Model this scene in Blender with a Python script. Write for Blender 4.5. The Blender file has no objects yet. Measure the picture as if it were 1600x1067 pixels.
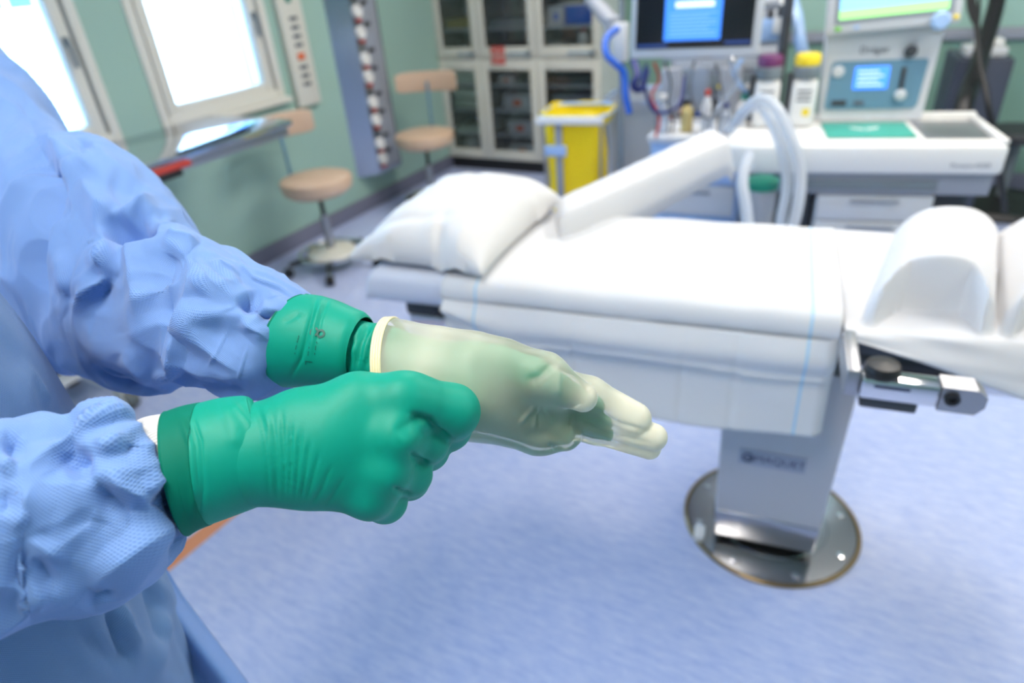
import bpy, bmesh, math, random
import numpy as np
from mathutils import Vector, Matrix, Euler, noise

# ------------------------------------------------------------------ camera
SC = bpy.context.scene
COL = SC.collection
FPX = 1020.0            # focal length in pixels of the 1600 x 1067 frame
EYE = np.array([0.0, 0.0, 1.6])
def _axes():
    down = np.array([950 - 800, 2262 - 533.5, FPX]); down /= np.linalg.norm(down)
    v = np.array([1444 - 800, -107 - 533.5, FPX]); v /= np.linalg.norm(v)
    v = v - down * (v @ down); v /= np.linalg.norm(v)
    up = -down
    return np.stack([np.cross(v, up), v, up])
RW = _axes()            # world = RW @ camera(x right, y down, z forward)
cam_d = bpy.data.cameras.new('camera')
cam_d.sensor_width = 36.0
cam_d.lens = FPX / 1600 * 36
cam_d.clip_start = 0.02
cam_d.dof.use_dof = True
cam_d.dof.focus_distance = 0.50
cam_d.dof.aperture_fstop = 3.7
cam = bpy.data.objects.new('camera', cam_d)
COL.objects.link(cam)
_r, _d, _f = RW[:, 0], RW[:, 1], RW[:, 2]
cam.matrix_world = Matrix(((_r[0], -_d[0], -_f[0], EYE[0]), (_r[1], -_d[1], -_f[1], EYE[1]),
                           (_r[2], -_d[2], -_f[2], EYE[2]), (0, 0, 0, 1)))
SC.camera = cam

# ------------------------------------------------------------------ world, lights, exposure
SC.view_settings.view_transform = 'Standard'
SC.view_settings.look = 'None'
SC.view_settings.gamma = 1.0
SC.view_settings.use_curve_mapping = False
SC.view_settings.exposure = 0.2
W = bpy.data.worlds.new('sky'); SC.world = W
W.use_nodes = True
W.node_tree.nodes['Background'].inputs[0].default_value = (0.42, 0.68, 1.0, 1)
W.node_tree.nodes['Background'].inputs[1].default_value = 14.0
LAMP_W = 36.0           # watts of each ceiling luminaire
LAMP_COL = (1.0, 0.93, 0.85)

# ------------------------------------------------------------------ helpers
def U(px, py, d=None, z=None, X=None, Y=None):
    """point of the place seen at a pixel of the photograph, at camera depth d or on a plane"""
    w = RW @ np.array([px - 800.0, py - 533.5, FPX])
    if d is not None: t = d / FPX
    elif z is not None: t = (z - EYE[2]) / w[2]
    elif X is not None: t = (X - EYE[0]) / w[0]
    else: t = (Y - EYE[1]) / w[1]
    return EYE + t * w
def proj(P):
    c = (np.asarray(P, float) - EYE) @ RW
    return c[..., 0] / c[..., 2] * FPX + 800, c[..., 1] / c[..., 2] * FPX + 533.5, c[..., 2]
def srgb(r, g, b):
    f = lambda c: (c / 255 / 12.92) if c <= 10 else ((c / 255 + 0.055) / 1.055) ** 2.4
    return (f(r), f(g), f(b))
def wm(o):
    m = o.matrix_basis.copy()
    while o.parent:
        o = o.parent; m = o.matrix_basis @ m
    return m
def tag(o, label=None, cat=None, group=None, kind=None):
    if label: o['label'] = label
    if cat: o['category'] = cat
    if group: o['group'] = group
    if kind: o['kind'] = kind
    return o
def empty(name, loc=(0, 0, 0), rz=0.0, label=None, cat=None, group=None, rot=None):
    o = bpy.data.objects.new(name, None); COL.objects.link(o)
    o.empty_display_size = 0.05
    o.location = Vector([float(c) for c in loc]); o.rotation_euler = rot if rot else (0, 0, rz)
    tag(o, label, cat, group)
    return o
def link(name, me, mat, parent=None, loc=None, rz=0.0, rot=None):
    o = bpy.data.objects.new(name, me); COL.objects.link(o)
    if mat is not None and len(me.materials) == 0:
        me.materials.append(mat)
    o.parent = parent
    if loc is not None: o.location = Vector([float(c) for c in loc])
    o.rotation_euler = rot if rot else (0, 0, rz)
    return o
def copy_tree(o, parent=None):
    c = o.copy(); COL.objects.link(c); c.parent = parent
    for ch in [x for x in bpy.data.objects if x.parent == o]:
        copy_tree(ch, c)
    return c

class MB:
    """collects simple solids; build() links them as one mesh object"""
    def __init__(s): s.v = []; s.f = []; s.uv = None
    def add(s, vs, fs, M=None):
        n = len(s.v)
        for p in vs:
            p = Vector([float(c) for c in p])
            s.v.append(tuple(M @ p) if M is not None else tuple(p))
        s.f += [tuple(i + n for i in f) for f in fs]
        return s
    def box(s, c, d, bev=0.0, M=None, seg=2):
        bm = bmesh.new(); bmesh.ops.create_cube(bm, size=1.0)
        for v in bm.verts: v.co = Vector((v.co.x * d[0] + c[0], v.co.y * d[1] + c[1], v.co.z * d[2] + c[2]))
        if bev > 0:
            bmesh.ops.bevel(bm, geom=list(bm.edges), offset=min(bev, min(d) * 0.49), segments=seg, profile=0.5, affect='EDGES')
        bm.verts.index_update()
        s.add([v.co for v in bm.verts], [[v.index for v in f.verts] for f in bm.faces], M); bm.free()
        return s
    def bb(s, x0, x1, y0, y1, z0, z1, bev=0.0, M=None):
        return s.box(((x0 + x1) / 2, (y0 + y1) / 2, (z0 + z1) / 2), (abs(x1 - x0), abs(y1 - y0), abs(z1 - z0)), bev, M)
    def tube(s, path, r, n=12, caps=True, M=None, closed=False):
        P = [Vector([float(c) for c in p]) for p in path]; m = len(P)
        R = r if isinstance(r, (list, tuple)) else [r] * m
        T = []
        for i in range(m):
            a = P[(i - 1) % m] if (i > 0 or closed) else P[0]
            b = P[(i + 1) % m] if (i < m - 1 or closed) else P[-1]
            T.append((b - a).normalized() if (b - a).length > 1e-9 else Vector((0, 0, 1)))
        ref = Vector((0, 0, 1)) if abs(T[0].z) < 0.9 else Vector((1, 0, 0))
        nrm = T[0].cross(ref).normalized()
        vs, fs = [], []
        for i in range(m):
            if i:
                nrm = (nrm - T[i] * nrm.dot(T[i])).normalized()
            bi = T[i].cross(nrm)
            for k in range(n):
                a = 2 * math.pi * k / n
                vs.append(P[i] + (nrm * math.cos(a) + bi * math.sin(a)) * R[i])
        for i in range(m if closed else m - 1):
            j = (i + 1) % m
            for k in range(n):
                fs.append((i * n + k, i * n + (k + 1) % n, j * n + (k + 1) % n, j * n + k))
        if caps and not closed:
            fs.append(tuple(range(n - 1, -1, -1))); fs.append(tuple((m - 1) * n + k for k in range(n)))
        return s.add(vs, fs, M)
    def lathe(s, prof, n=24, M=None):
        vs, fs = [], []
        for (r, z) in prof:
            for k in range(n):
                a = 2 * math.pi * k / n
                vs.append((max(r, 1e-5) * math.cos(a), max(r, 1e-5) * math.sin(a), z))
        for i in range(len(prof) - 1):
            for k in range(n):
                fs.append((i * n + k, i * n + (k + 1) % n, (i + 1) * n + (k + 1) % n, (i + 1) * n + k))
        fs.append(tuple(range(n - 1, -1, -1))); fs.append(tuple((len(prof) - 1) * n + k for k in range(n)))
        return s.add(vs, fs, M)
    def grid(s, rows, closed=False, flip=False):
        """rows: list of equally long point lists"""
        m, n = len(rows), len(rows[0]); vs = [p for r in rows for p in r]; fs = []
        for i in range(m - 1):
            for k in range(n if closed else n - 1):
                q = (i * n + k, i * n + (k + 1) % n, (i + 1) * n + (k + 1) % n, (i + 1) * n + k)
                fs.append(q[::-1] if flip else q)
        return s.add(vs, fs)
    def prism(s, poly, h, M=None):
        n = len(poly)
        vs = [(x, y, 0) for x, y in poly] + [(x, y, h) for x, y in poly]
        fs = [tuple(range(n - 1, -1, -1)), tuple(range(n, 2 * n))]
        fs += [(i, (i + 1) % n, (i + 1) % n + n, i + n) for i in range(n)]
        return s.add(vs, fs, M)
    def mesh(s, name, smooth=35):
        me = bpy.data.meshes.new(name); me.from_pydata(s.v, [], s.f); me.update()
        if smooth:
            me.polygons.foreach_set('use_smooth', [True] * len(me.polygons))
            me.set_sharp_from_angle(angle=math.radians(smooth))
        return me
    def build(s, name, mat, parent=None, world=False, smooth=35, **k):
        if world and parent is not None:
            iv = wm(parent).inverted(); s.v = [tuple(iv @ Vector(p)) for p in s.v]
        return link(name, s.mesh(name, smooth), mat, parent, **k)

def np_mesh(name, V, F, mat, parent=None, uv=None, smooth=True, sharp=None):
    V = np.asarray(V, float)
    if parent is not None:
        iv = np.array(wm(parent).inverted()); V = V @ iv[:3, :3].T + iv[:3, 3]
    me = bpy.data.meshes.new(name); me.from_pydata(V.tolist(), [], [tuple(f) for f in F]); me.update()
    if smooth: me.polygons.foreach_set('use_smooth', [True] * len(me.polygons))
    if sharp: me.set_sharp_from_angle(angle=math.radians(sharp))
    if uv is not None:
        l = me.uv_layers.new(name='UVMap'); idx = np.zeros(len(me.loops), int); me.loops.foreach_get('vertex_index', idx)
        if callable(uv): co = uv(me, idx)
        else: co = np.asarray(uv)[idx]
        l.data.foreach_set('uv', np.asarray(co, float).ravel())
    return link(name, me, mat, parent)

def thin_solid(o, t, offset=0.0):
    m = o.modifiers.new('thickness', 'SOLIDIFY'); m.thickness = t; m.offset = offset
    return o

def text_mesh(txt, size):
    c = bpy.data.curves.new('lettering', 'FONT'); c.body = txt; c.size = size; c.align_x = 'CENTER'; c.align_y = 'CENTER'
    c.resolution_u = 3
    o = bpy.data.objects.new('lettering', c); COL.objects.link(o)
    dg = bpy.context.evaluated_depsgraph_get(); dg.update()
    me = o.evaluated_get(dg).to_mesh()
    V = np.array([v.co[:] for v in me.vertices]); F = [tuple(p.vertices) for p in me.polygons]
    o.evaluated_get(dg).to_mesh_clear()
    bpy.data.objects.remove(o); bpy.data.curves.remove(c)
    return V, F
def lettering(name, txt, size, mat, parent, M):
    V, F = text_mesh(txt, size)
    mb = MB(); mb.add(V, F, M)
    return mb.build(name, mat, parent, smooth=0)

# ------------------------------------------------------------------ materials
MATS = {}
def mat(name, col, rough=0.5, metal=0.0, bump=0.0, bscale=60.0, var=0.0, vscale=8.0, spec=0.5, emit=None, estr=1.0,
        trans=0.0, sheen=0.0, coat=0.0, sss=0.0):
    m = bpy.data.materials.new(name); m.use_nodes = True; nt = m.node_tree; N = nt.nodes; L = nt.links
    b = N['Principled BSDF']
    b.inputs['Base Color'].default_value = (*col, 1); b.inputs['Roughness'].default_value = rough
    b.inputs['Metallic'].default_value = metal; b.inputs['Specular IOR Level'].default_value = spec
    b.inputs['Transmission Weight'].default_value = trans; b.inputs['Sheen Weight'].default_value = sheen
    b.inputs['Coat Weight'].default_value = coat
    if sss:
        b.inputs['Subsurface Weight'].default_value = sss; b.inputs['Subsurface Radius'].default_value = (0.01, 0.01, 0.01)
        b.inputs['Subsurface Scale'].default_value = 0.5
    if emit:
        b.inputs['Emission Color'].default_value = (*emit, 1); b.inputs['Emission Strength'].default_value = estr
    tc = N.new('ShaderNodeTexCoord')
    if var > 0:
        n = N.new('ShaderNodeTexNoise'); n.inputs['Scale'].default_value = vscale; n.inputs['Detail'].default_value = 4
        L.new(tc.outputs['Object'], n.inputs['Vector'])
        mx = N.new('ShaderNodeMix'); mx.data_type = 'RGBA'
        mx.inputs['A'].default_value = (*[max(0, c * (1 - var)) for c in col], 1)
        mx.inputs['B'].default_value = (*[min(1, c * (1 + var)) for c in col], 1)
        L.new(n.outputs['Fac'], mx.inputs['Factor']); L.new(mx.outputs['Result'], b.inputs['Base Color'])
    if bump > 0:
        n2 = N.new('ShaderNodeTexNoise'); n2.inputs['Scale'].default_value = bscale; n2.inputs['Detail'].default_value = 3
        L.new(tc.outputs['Object'], n2.inputs['Vector'])
        bp = N.new('ShaderNodeBump'); bp.inputs['Strength'].default_value = bump; bp.inputs['Distance'].default_value = 0.002
        L.new(n2.outputs['Fac'], bp.inputs['Height']); L.new(bp.outputs['Normal'], b.inputs['Normal'])
    MATS[name] = m
    return m
def film(name, col, alpha, rough=0.3, transl=0.5, gloss=0.08):
    """a thin milky or clear sheet: part passes straight through, part scatters"""
    m = bpy.data.materials.new(name); m.use_nodes = True; nt = m.node_tree; N = nt.nodes; L = nt.links
    N.remove(N['Principled BSDF']); out = N['Material Output']
    tr = N.new('ShaderNodeBsdfTransparent'); tr.inputs[0].default_value = (*[min(1, 0.55 + 0.45 * c) for c in col], 1)
    df = N.new('ShaderNodeBsdfDiffuse'); df.inputs[0].default_value = (*col, 1)
    tl = N.new('ShaderNodeBsdfTranslucent'); tl.inputs[0].default_value = (*col, 1)
    gl = N.new('ShaderNodeBsdfGlossy'); gl.inputs['Roughness'].default_value = rough; gl.inputs[0].default_value = (1, 1, 1, 1)
    m1 = N.new('ShaderNodeMixShader'); m1.inputs[0].default_value = transl
    m2 = N.new('ShaderNodeMixShader'); m2.inputs[0].default_value = alpha
    m3 = N.new('ShaderNodeMixShader'); fr = N.new('ShaderNodeFresnel'); fr.inputs[0].default_value = 1.0 + gloss * 5
    L.new(df.outputs[0], m1.inputs[1]); L.new(tl.outputs[0], m1.inputs[2])
    L.new(tr.outputs[0], m2.inputs[1]); L.new(m1.outputs[0], m2.inputs[2])
    L.new(fr.outputs[0], m3.inputs[0]); L.new(m2.outputs[0], m3.inputs[1]); L.new(gl.outputs[0], m3.inputs[2])
    L.new(m3.outputs[0], out.inputs[0]); MATS[name] = m
    return m

M_wall = mat('green_wall_paint', srgb(156, 188, 175), 0.5, bump=0.08, bscale=220, var=0.03, vscale=2)
M_wallband = mat('pale_green_paint', srgb(168, 204, 188), 0.5, bump=0.08, bscale=220)
M_ceil = mat('white_ceiling', (0.8, 0.8, 0.78), 0.7)
M_white = mat('white_lacquer', (0.80, 0.80, 0.77), 0.35)
M_cream = mat('cream_lacquer', srgb(214, 212, 200), 0.4)
M_wfr = mat('window_paint', srgb(222, 220, 210), 0.35)
M_gasket = mat('grey_gasket', srgb(120, 130, 135), 0.5)
M_steel = mat('brushed_steel', (0.50, 0.51, 0.54), 0.28, 1.0, bump=0.05, bscale=180)
M_steelrough = mat('satin_steel', (0.44, 0.44, 0.46), 0.42, 1.0, bump=0.03, bscale=300)
M_chrome = mat('chrome', (0.75, 0.75, 0.77), 0.12, 1.0)
M_black = mat('black_plastic', (0.012, 0.012, 0.014), 0.45)
M_dark = mat('dark_grey_plastic', (0.045, 0.05, 0.058), 0.5)
M_grey = mat('grey_plastic', srgb(150, 155, 165), 0.45)
M_lgrey = mat('light_grey_plastic', srgb(205, 207, 210), 0.4)
M_plast = mat('white_plastic', srgb(232, 231, 228), 0.35)
M_tan = mat('tan_upholstery', srgb(205, 175, 148), 0.38, bump=0.1, bscale=300)
M_red = mat('red_plastic', srgb(196, 60, 44), 0.4)
M_orange = mat('orange_print', srgb(220, 105, 60), 0.5)
M_yellow = mat('yellow_plastic', srgb(240, 212, 40), 0.4)
M_purple = mat('purple_plastic', srgb(110, 50, 100), 0.4)
M_teal = mat('teal_cloth', srgb(62, 158, 142), 0.6)
M_blue = mat('blue_plastic', srgb(30, 95, 200), 0.4)
M_navy = mat('navy_plastic', srgb(25, 40, 110), 0.4)
M_ltblue = mat('pale_blue_plastic', srgb(165, 195, 235), 0.3)
M_steelblue = mat('steel_blue_panel', srgb(105, 145, 168), 0.4)
M_greenled = mat('green_key', srgb(120, 200, 60), 0.4)
M_darkgreen = mat('green_cap', srgb(20, 130, 105), 0.4)
M_paper = mat('paper', (0.82, 0.82, 0.80), 0.7)
M_ink = mat('dark_blue_ink', srgb(30, 45, 75), 0.5)
M_inkgrey = mat('grey_ink', srgb(90, 95, 105), 0.5)
M_linen = mat('folded_linen', srgb(214, 226, 212), 0.85, bump=0.3, bscale=40)
M_kraft = mat('beige_board', srgb(196, 178, 120), 0.8)
M_facade = mat('pale_render', (0.86, 0.87, 0.88), 0.9, var=0.04, vscale=1.5)
M_roof = mat('pale_gravel', (0.80, 0.82, 0.86), 0.95, var=0.08, vscale=3)
M_farglass = mat('blue_far_glass', (0.05, 0.16, 0.42), 0.1)
M_rubber = mat('grey_rubber', srgb(105, 110, 108), 0.6)
M_bagcloth = film('clear_bag_film', (0.66, 0.69, 0.75), 0.90, 0.2, 0.5, 0.10)
M_hose = film('milky_hose', (0.90, 0.93, 0.97), 0.90, 0.2, 0.5, 0.08)
M_clear = film('clear_tube', (0.72, 0.80, 0.92), 0.35, 0.1, 0.5, 0.10)
M_yelbag = film('yellow_bag_film', srgb(255, 228, 40), 0.92, 0.25, 0.15, 0.06)

def glass(name, tint, refl=1.45):
    m = bpy.data.materials.new(name); m.use_nodes = True; nt = m.node_tree; N = nt.nodes; L = nt.links
    N.remove(N['Principled BSDF'])
    tr = N.new('ShaderNodeBsdfTransparent'); tr.inputs[0].default_value = (*tint, 1)
    gl = N.new('ShaderNodeBsdfGlossy'); gl.inputs['Roughness'].default_value = 0.02
    fr = N.new('ShaderNodeFresnel'); fr.inputs[0].default_value = refl
    mx = N.new('ShaderNodeMixShader')
    L.new(fr.outputs[0], mx.inputs[0]); L.new(tr.outputs[0], mx.inputs[1]); L.new(gl.outputs[0], mx.inputs[2])
    L.new(mx.outputs[0], N['Material Output'].inputs[0])
    return m
M_pane = glass('window_pane_glass', (0.93, 0.97, 1.0))
M_cabglass = glass('cabinet_glass', (0.94, 0.96, 0.95))

def floor_mat():
    m = mat('blue_linoleum', srgb(158, 170, 214), 0.34, spec=0.45)
    nt = m.node_tree; N = nt.nodes; L = nt.links; b = N['Principled BSDF']
    tc = N.new('ShaderNodeTexCoord'); mp = N.new('ShaderNodeMapping'); mp.inputs['Scale'].default_value = (14, 60, 1)
    mp.inputs['Rotation'].default_value = (0, 0, math.radians(-8))
    n = N.new('ShaderNodeTexNoise'); n.inputs['Scale'].default_value = 1.0; n.inputs['Detail'].default_value = 6; n.inputs['Roughness'].default_value = 0.7
    n2 = N.new('ShaderNodeTexNoise'); n2.inputs['Scale'].default_value = 260; n2.inputs['Detail'].default_value = 2
    L.new(tc.outputs['Object'], mp.inputs[0]); L.new(mp.outputs[0], n.inputs['Vector']); L.new(tc.outputs['Object'], n2.inputs['Vector'])
    ad = N.new('ShaderNodeMath'); ad.operation = 'MULTIPLY_ADD'; ad.inputs[1].default_value = 0.45; L.new(n2.outputs['Fac'], ad.inputs[0]); L.new(n.outputs['Fac'], ad.inputs[2])
    rp = N.new('ShaderNodeValToRGB'); e = rp.color_ramp.elements
    e[0].position = 0.45; e[0].color = (*srgb(150, 169, 219), 1)
    e[1].position = 1.0; e[1].color = (*srgb(212, 219, 243), 1)
    L.new(ad.outputs[0], rp.inputs[0]); L.new(rp.outputs[0], b.inputs['Base Color'])
    return m
M_floor = floor_mat()
M_skirt = mat('grey_linoleum_skirting', srgb(120, 122, 140), 0.4)

# ------------------------------------------------------------------ the room
X0, X1, Y0, Y1, ZC = -3.37, 3.3, -2.9, 5.35, 2.9
floor = tag(MB().bb(X0 - .3, X1, Y0, Y1, -0.1, 0.0).build('floor', M_floor), kind='structure')
tag(MB().bb(X0 - .3, X1 + .2, Y0 - .2, Y1 + .2, ZC, ZC + .1).build('ceiling', M_ceil), kind='structure')
WINS = [(0.62, 2.01), (2.245, 3.13), (-1.9, -0.5)]     # openings in the left wall (Y range); last one unseen, added to daylight the gown
WZ0, WZ1 = 0.945, 2.35
wl = MB(); T = 0.30
ys = sorted([y for w in WINS for y in w])
edges = [Y0] + ys + [Y1]
for i in range(0, len(edges), 2):
    wl.bb(X0 - T, X0, edges[i], edges[i + 1], 0, ZC)
for (a, b) in WINS:
    wl.bb(X0 - T, X0, a, b, 0, WZ0); wl.bb(X0 - T, X0, a, b, WZ1, ZC)
tag(wl.build('wall_left', M_wall, smooth=0), kind='structure')
M_backwall = mat('deep_green_back_wall', srgb(122, 158, 142), 0.5, bump=0.08, bscale=220)  # back wall, a deeper green than the other walls
tag(MB().bb(X0 - T, X1, Y1, Y1 + .2, 0, ZC).build('wall_back', M_backwall), kind='structure')
tag(MB().bb(X1, X1 + .2, Y0, Y1, 0, ZC).build('wall_right', M_wall), kind='structure')
tag(MB().bb(X0 - T, X1, Y0 - .2, Y0, 0, ZC).build('wall_front', M_wall), kind='structure')
tag(MB().bb(X0, X0 + .012, Y0, Y1, 0, 0.11, .004).build('baseboard_left', M_skirt), kind='structure')
tag(MB().bb(X0, X1, Y1 - .012, Y1, 0, 0.11, .004).build('baseboard_back', M_skirt), kind='structure')
tag(MB().bb(X1 - .012, X1, Y0, Y1, 0, 0.11, .004).build('baseboard_right', M_skirt), kind='structure')
# wall rail along the back wall, paler paint above it
tag(MB().bb(-1.0, X1, Y1 - .035, Y1, 0.93, 1.0, .008).build('trim_1', M_grey), kind='structure')
tag(MB().bb(-1.0, X1, Y1 - .012, Y1, 1.0, 1.62, .003).build('trim_2', M_wallband), kind='structure')

def window(n, a, b):
    root = empty('window_%d' % n, (X0, (a + b) / 2, WZ0)); tag(root, kind='structure')
    h = WZ1 - WZ0; w = b - a
    def ring(y0, y1, z0, z1, t, x0, x1, name, m, bev=.004):
        mb = MB()
        mb.bb(x0, x1, y0, y0 + t, z0, z1, bev); mb.bb(x0, x1, y1 - t, y1, z0, z1, bev)
        mb.bb(x0, x1, y0 + t, y1 - t, z0, z0 + t, bev); mb.bb(x0, x1, y0 + t, y1 - t, z1 - t, z1, bev)
        return mb.build(name, m, root, smooth=30)
    ring(-w / 2, w / 2, 0, h, .05, -.10, .012, 'window_frame', M_wfr)
    ring(-w / 2 + .05, w / 2 - .05, .05, h - .05, .016, -.085, -.012, 'gasket', M_gasket, .002)
    ring(-w / 2 + .066, w / 2 - .066, .04, h - .066, .06, -.09, .002, 'sash', M_wfr)
    MB().bb(-.052, -.046, -w / 2 + .12, w / 2 - .12, .09, h - .12).build('pane', M_pane, root, smooth=0)
    MB().bb(-.02, .05, -w / 2 - .02, w / 2 + .02, -.03, .0, .006).build('window_sill', M_wfr, root)
    MB().bb(.0, .02, w / 2 - .11, w / 2 - .085, .45, .49, .004).bb(.02, .032, w / 2 - .108, w / 2 - .09, .36, .48, .004).build('handle', M_gasket, root)
for i, (a, b) in enumerate(WINS): window(i + 1, a, b)

# the house across the yard, beyond the windows
hb = empty('building', (-9.6, 2.5, -3.5), label='pale rendered building with blue windows seen outside through the windows', cat='building')
fx = 0.0
holes = [(-6.5 + 1.7 * k, -5.6 + 1.7 * k) for k in range(8)]
mb = MB(); zz = [0, 4.93, 6.35, 8.5]
mb.bb(-1, 0, -8, 9, 0, 4.93); mb.bb(-1, 0, -8, 9, 6.35, 8.5)
e = [-8] + [y for hh in holes for y in hh] + [9]
for i in range(0, len(e), 2): mb.bb(-1, 0, e[i], e[i + 1], 4.93, 6.35)
mb.build('facade', M_facade, hb, smooth=0)
MB().bb(0, .22, -8, 9, 4.52, 4.66, .02).bb(0, .12, -8, 9, 4.40, 4.52).build('cornice', M_facade, hb)
MB().bb(0, 4.6, -8, 9, 3.05, 3.15).build('flat_roof', M_roof, hb)
for (a, b) in holes:
    fo = MB().bb(-.14, -.06, a, a + .07, 4.93, 6.35).bb(-.14, -.06, b - .07, b, 4.93, 6.35).bb(-.14, -.06, a, b, 4.93, 5.0).bb(-.14, -.06, a, b, 6.28, 6.35).bb(-.14, -.06, (a + b) / 2 - .03, (a + b) / 2 + .03, 4.93, 6.35).build('window', M_wfr, hb, smooth=0)
    MB().bb(-.11, -.10, a + .05, b - .05, 4.98, 6.3).build('pane', M_farglass, fo, smooth=0)

# ceiling luminaires: the light of the room
def luminaire(x, y, first=None):
    if first is None:
        r = empty('ceiling_light', (x, y, ZC), label='long white fluorescent ceiling luminaire above the room', cat='ceiling light', group='ceiling luminaires')
        mb = MB(); mb.bb(-.32, .32, -.66, .66, -.07, -.0005, .006); mb.build('housing', M_white, r)
        MB().bb(-.28, .28, -.62, .62, -.078, -.0705, .002).build('diffuser', mat('lit_diffuser', (0.9, 0.9, 0.9), 0.5, emit=LAMP_COL, estr=2.0), r)
        ld = bpy.data.lights.new('luminaire_lamp', 'AREA'); ld.shape = 'RECTANGLE'; ld.size = 0.56; ld.size_y = 1.24
        ld.energy = LAMP_W; ld.color = LAMP_COL
        lo = bpy.data.objects.new('lamp', ld); COL.objects.link(lo); lo.parent = r; lo.location = (0, 0, -.085)
        return r
    c = copy_tree(first); c.location = (x, y, ZC)
    return c
lum = luminaire(-1.5, 3.3)
lum['label'] = 'white ceiling luminaire above the waste bags'
for (x, y, lb, k) in [(0.45, 3.0, 'white ceiling luminaire above the anaesthesia machine', 1.0), (2.2, 1.9, 'white ceiling luminaire nearest the right wall', 1.0), (-0.45, -0.15, 'white ceiling luminaire above the gowned person', 0.80)]:
    c = luminaire(x, y, lum); c['label'] = lb
    if k != 1.0:      # unseen lamp, dimmed to keep the gown and gloves from overexposing
        for ch in [o for o in bpy.data.objects if o.parent == c and o.type == 'LIGHT']:
            ch.data = ch.data.copy(); ch.data.energy = LAMP_W * k

def hose(name, pts, r, m, label, cat, group=None, world=True, n=12, seg=6, ribs=0.0):
    """smooth hose through 3D points"""
    P = [Vector([float(c) for c in p]) for p in pts]; Q = []
    for i in range(len(P) - 1):
        a, b, c, d = P[max(i - 1, 0)], P[i], P[i + 1], P[min(i + 2, len(P) - 1)]
        for k in range(seg):
            t_ = k / seg
            Q.append(.5 * ((2 * b) + (c - a) * t_ + (2 * a - 5 * b + 4 * c - d) * t_ ** 2 + (3 * b - a - 3 * c + d) * t_ ** 3))
    Q.append(P[-1])
    R_ = [r * (1 + ribs * (k % 2)) for k in range(len(Q))] if ribs else r
    o = MB().tube(Q, R_, n).build(name, m)
    return tag(o, label, cat, group)

# ------------------------------------------------------------------ instrument table by the windows
t = empty('instrument_table', (-2.95, 1.22, 0), label='polished steel instrument table on a castor base in front of the windows', cat='table')
M_mirror = mat('polished_steel_top', (.66, .68, .72), .09, 1.0)
MB().bb(-.17, .42, -.35, 1.14, .972, 1.002, .006).build('table_top', M_mirror, t)
MB().bb(-.15, .40, -.33, 1.12, .930, .9715, .004).build('apron', M_steelrough, t)
MB().bb(-.10, .10, -.12, .12, .885, .9295, .01).build('head', M_steelrough, t)
MB().tube([(0, 0, .1405), (0, 0, .885)], .035, 16).build('column', M_steelrough, t)
MB().bb(-.30, .20, -.04, .04, .105, .14, .01).build('base_bar', M_lgrey, t)
MB().bb(-.05, .05, -.35, .35, .141, .165, .01).build('cross_bar', M_lgrey, t)
for (ox, m1, m2) in ((.235, M_cream, M_rubber), (-.23, M_black, M_black)):
    f = MB().bb(ox - .035, ox + .03, -.03, .03, .092, .125, .008).bb(ox - .03, ox + .03, -.034, -.028, .04, .10).bb(ox - .03, ox + .03, .028, .034, .04, .10).build('castor', m1, t)
    Mx = Matrix.Translation((ox, 0, .05)) @ Matrix.Rotation(math.pi / 2, 4, 'X')
    MB().lathe([(.030, -.0261), (.048, -.024), (.050, 0), (.048, .024), (.030, .0261)], 24, Mx).build('wheel', m2, f)
    MB().lathe([(.001, -.036), (.030, -.036), (.030, .036), (.001, .036)], 20, Mx).build('hub', M_lgrey if ox > 0 else M_black, f)
t = empty('table_clamp', (-2.525, 1.66, .955), label='red clamp with a black grip under the steel table edge', cat='clamp')
MB().bb(-.024, .012, -.11, .09, -.005, .016, .004).build('jaw', M_red, t)
MB().bb(-.024, .010, -.09, .04, -.035, -.0055, .006).build('grip', M_black, t)

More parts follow.
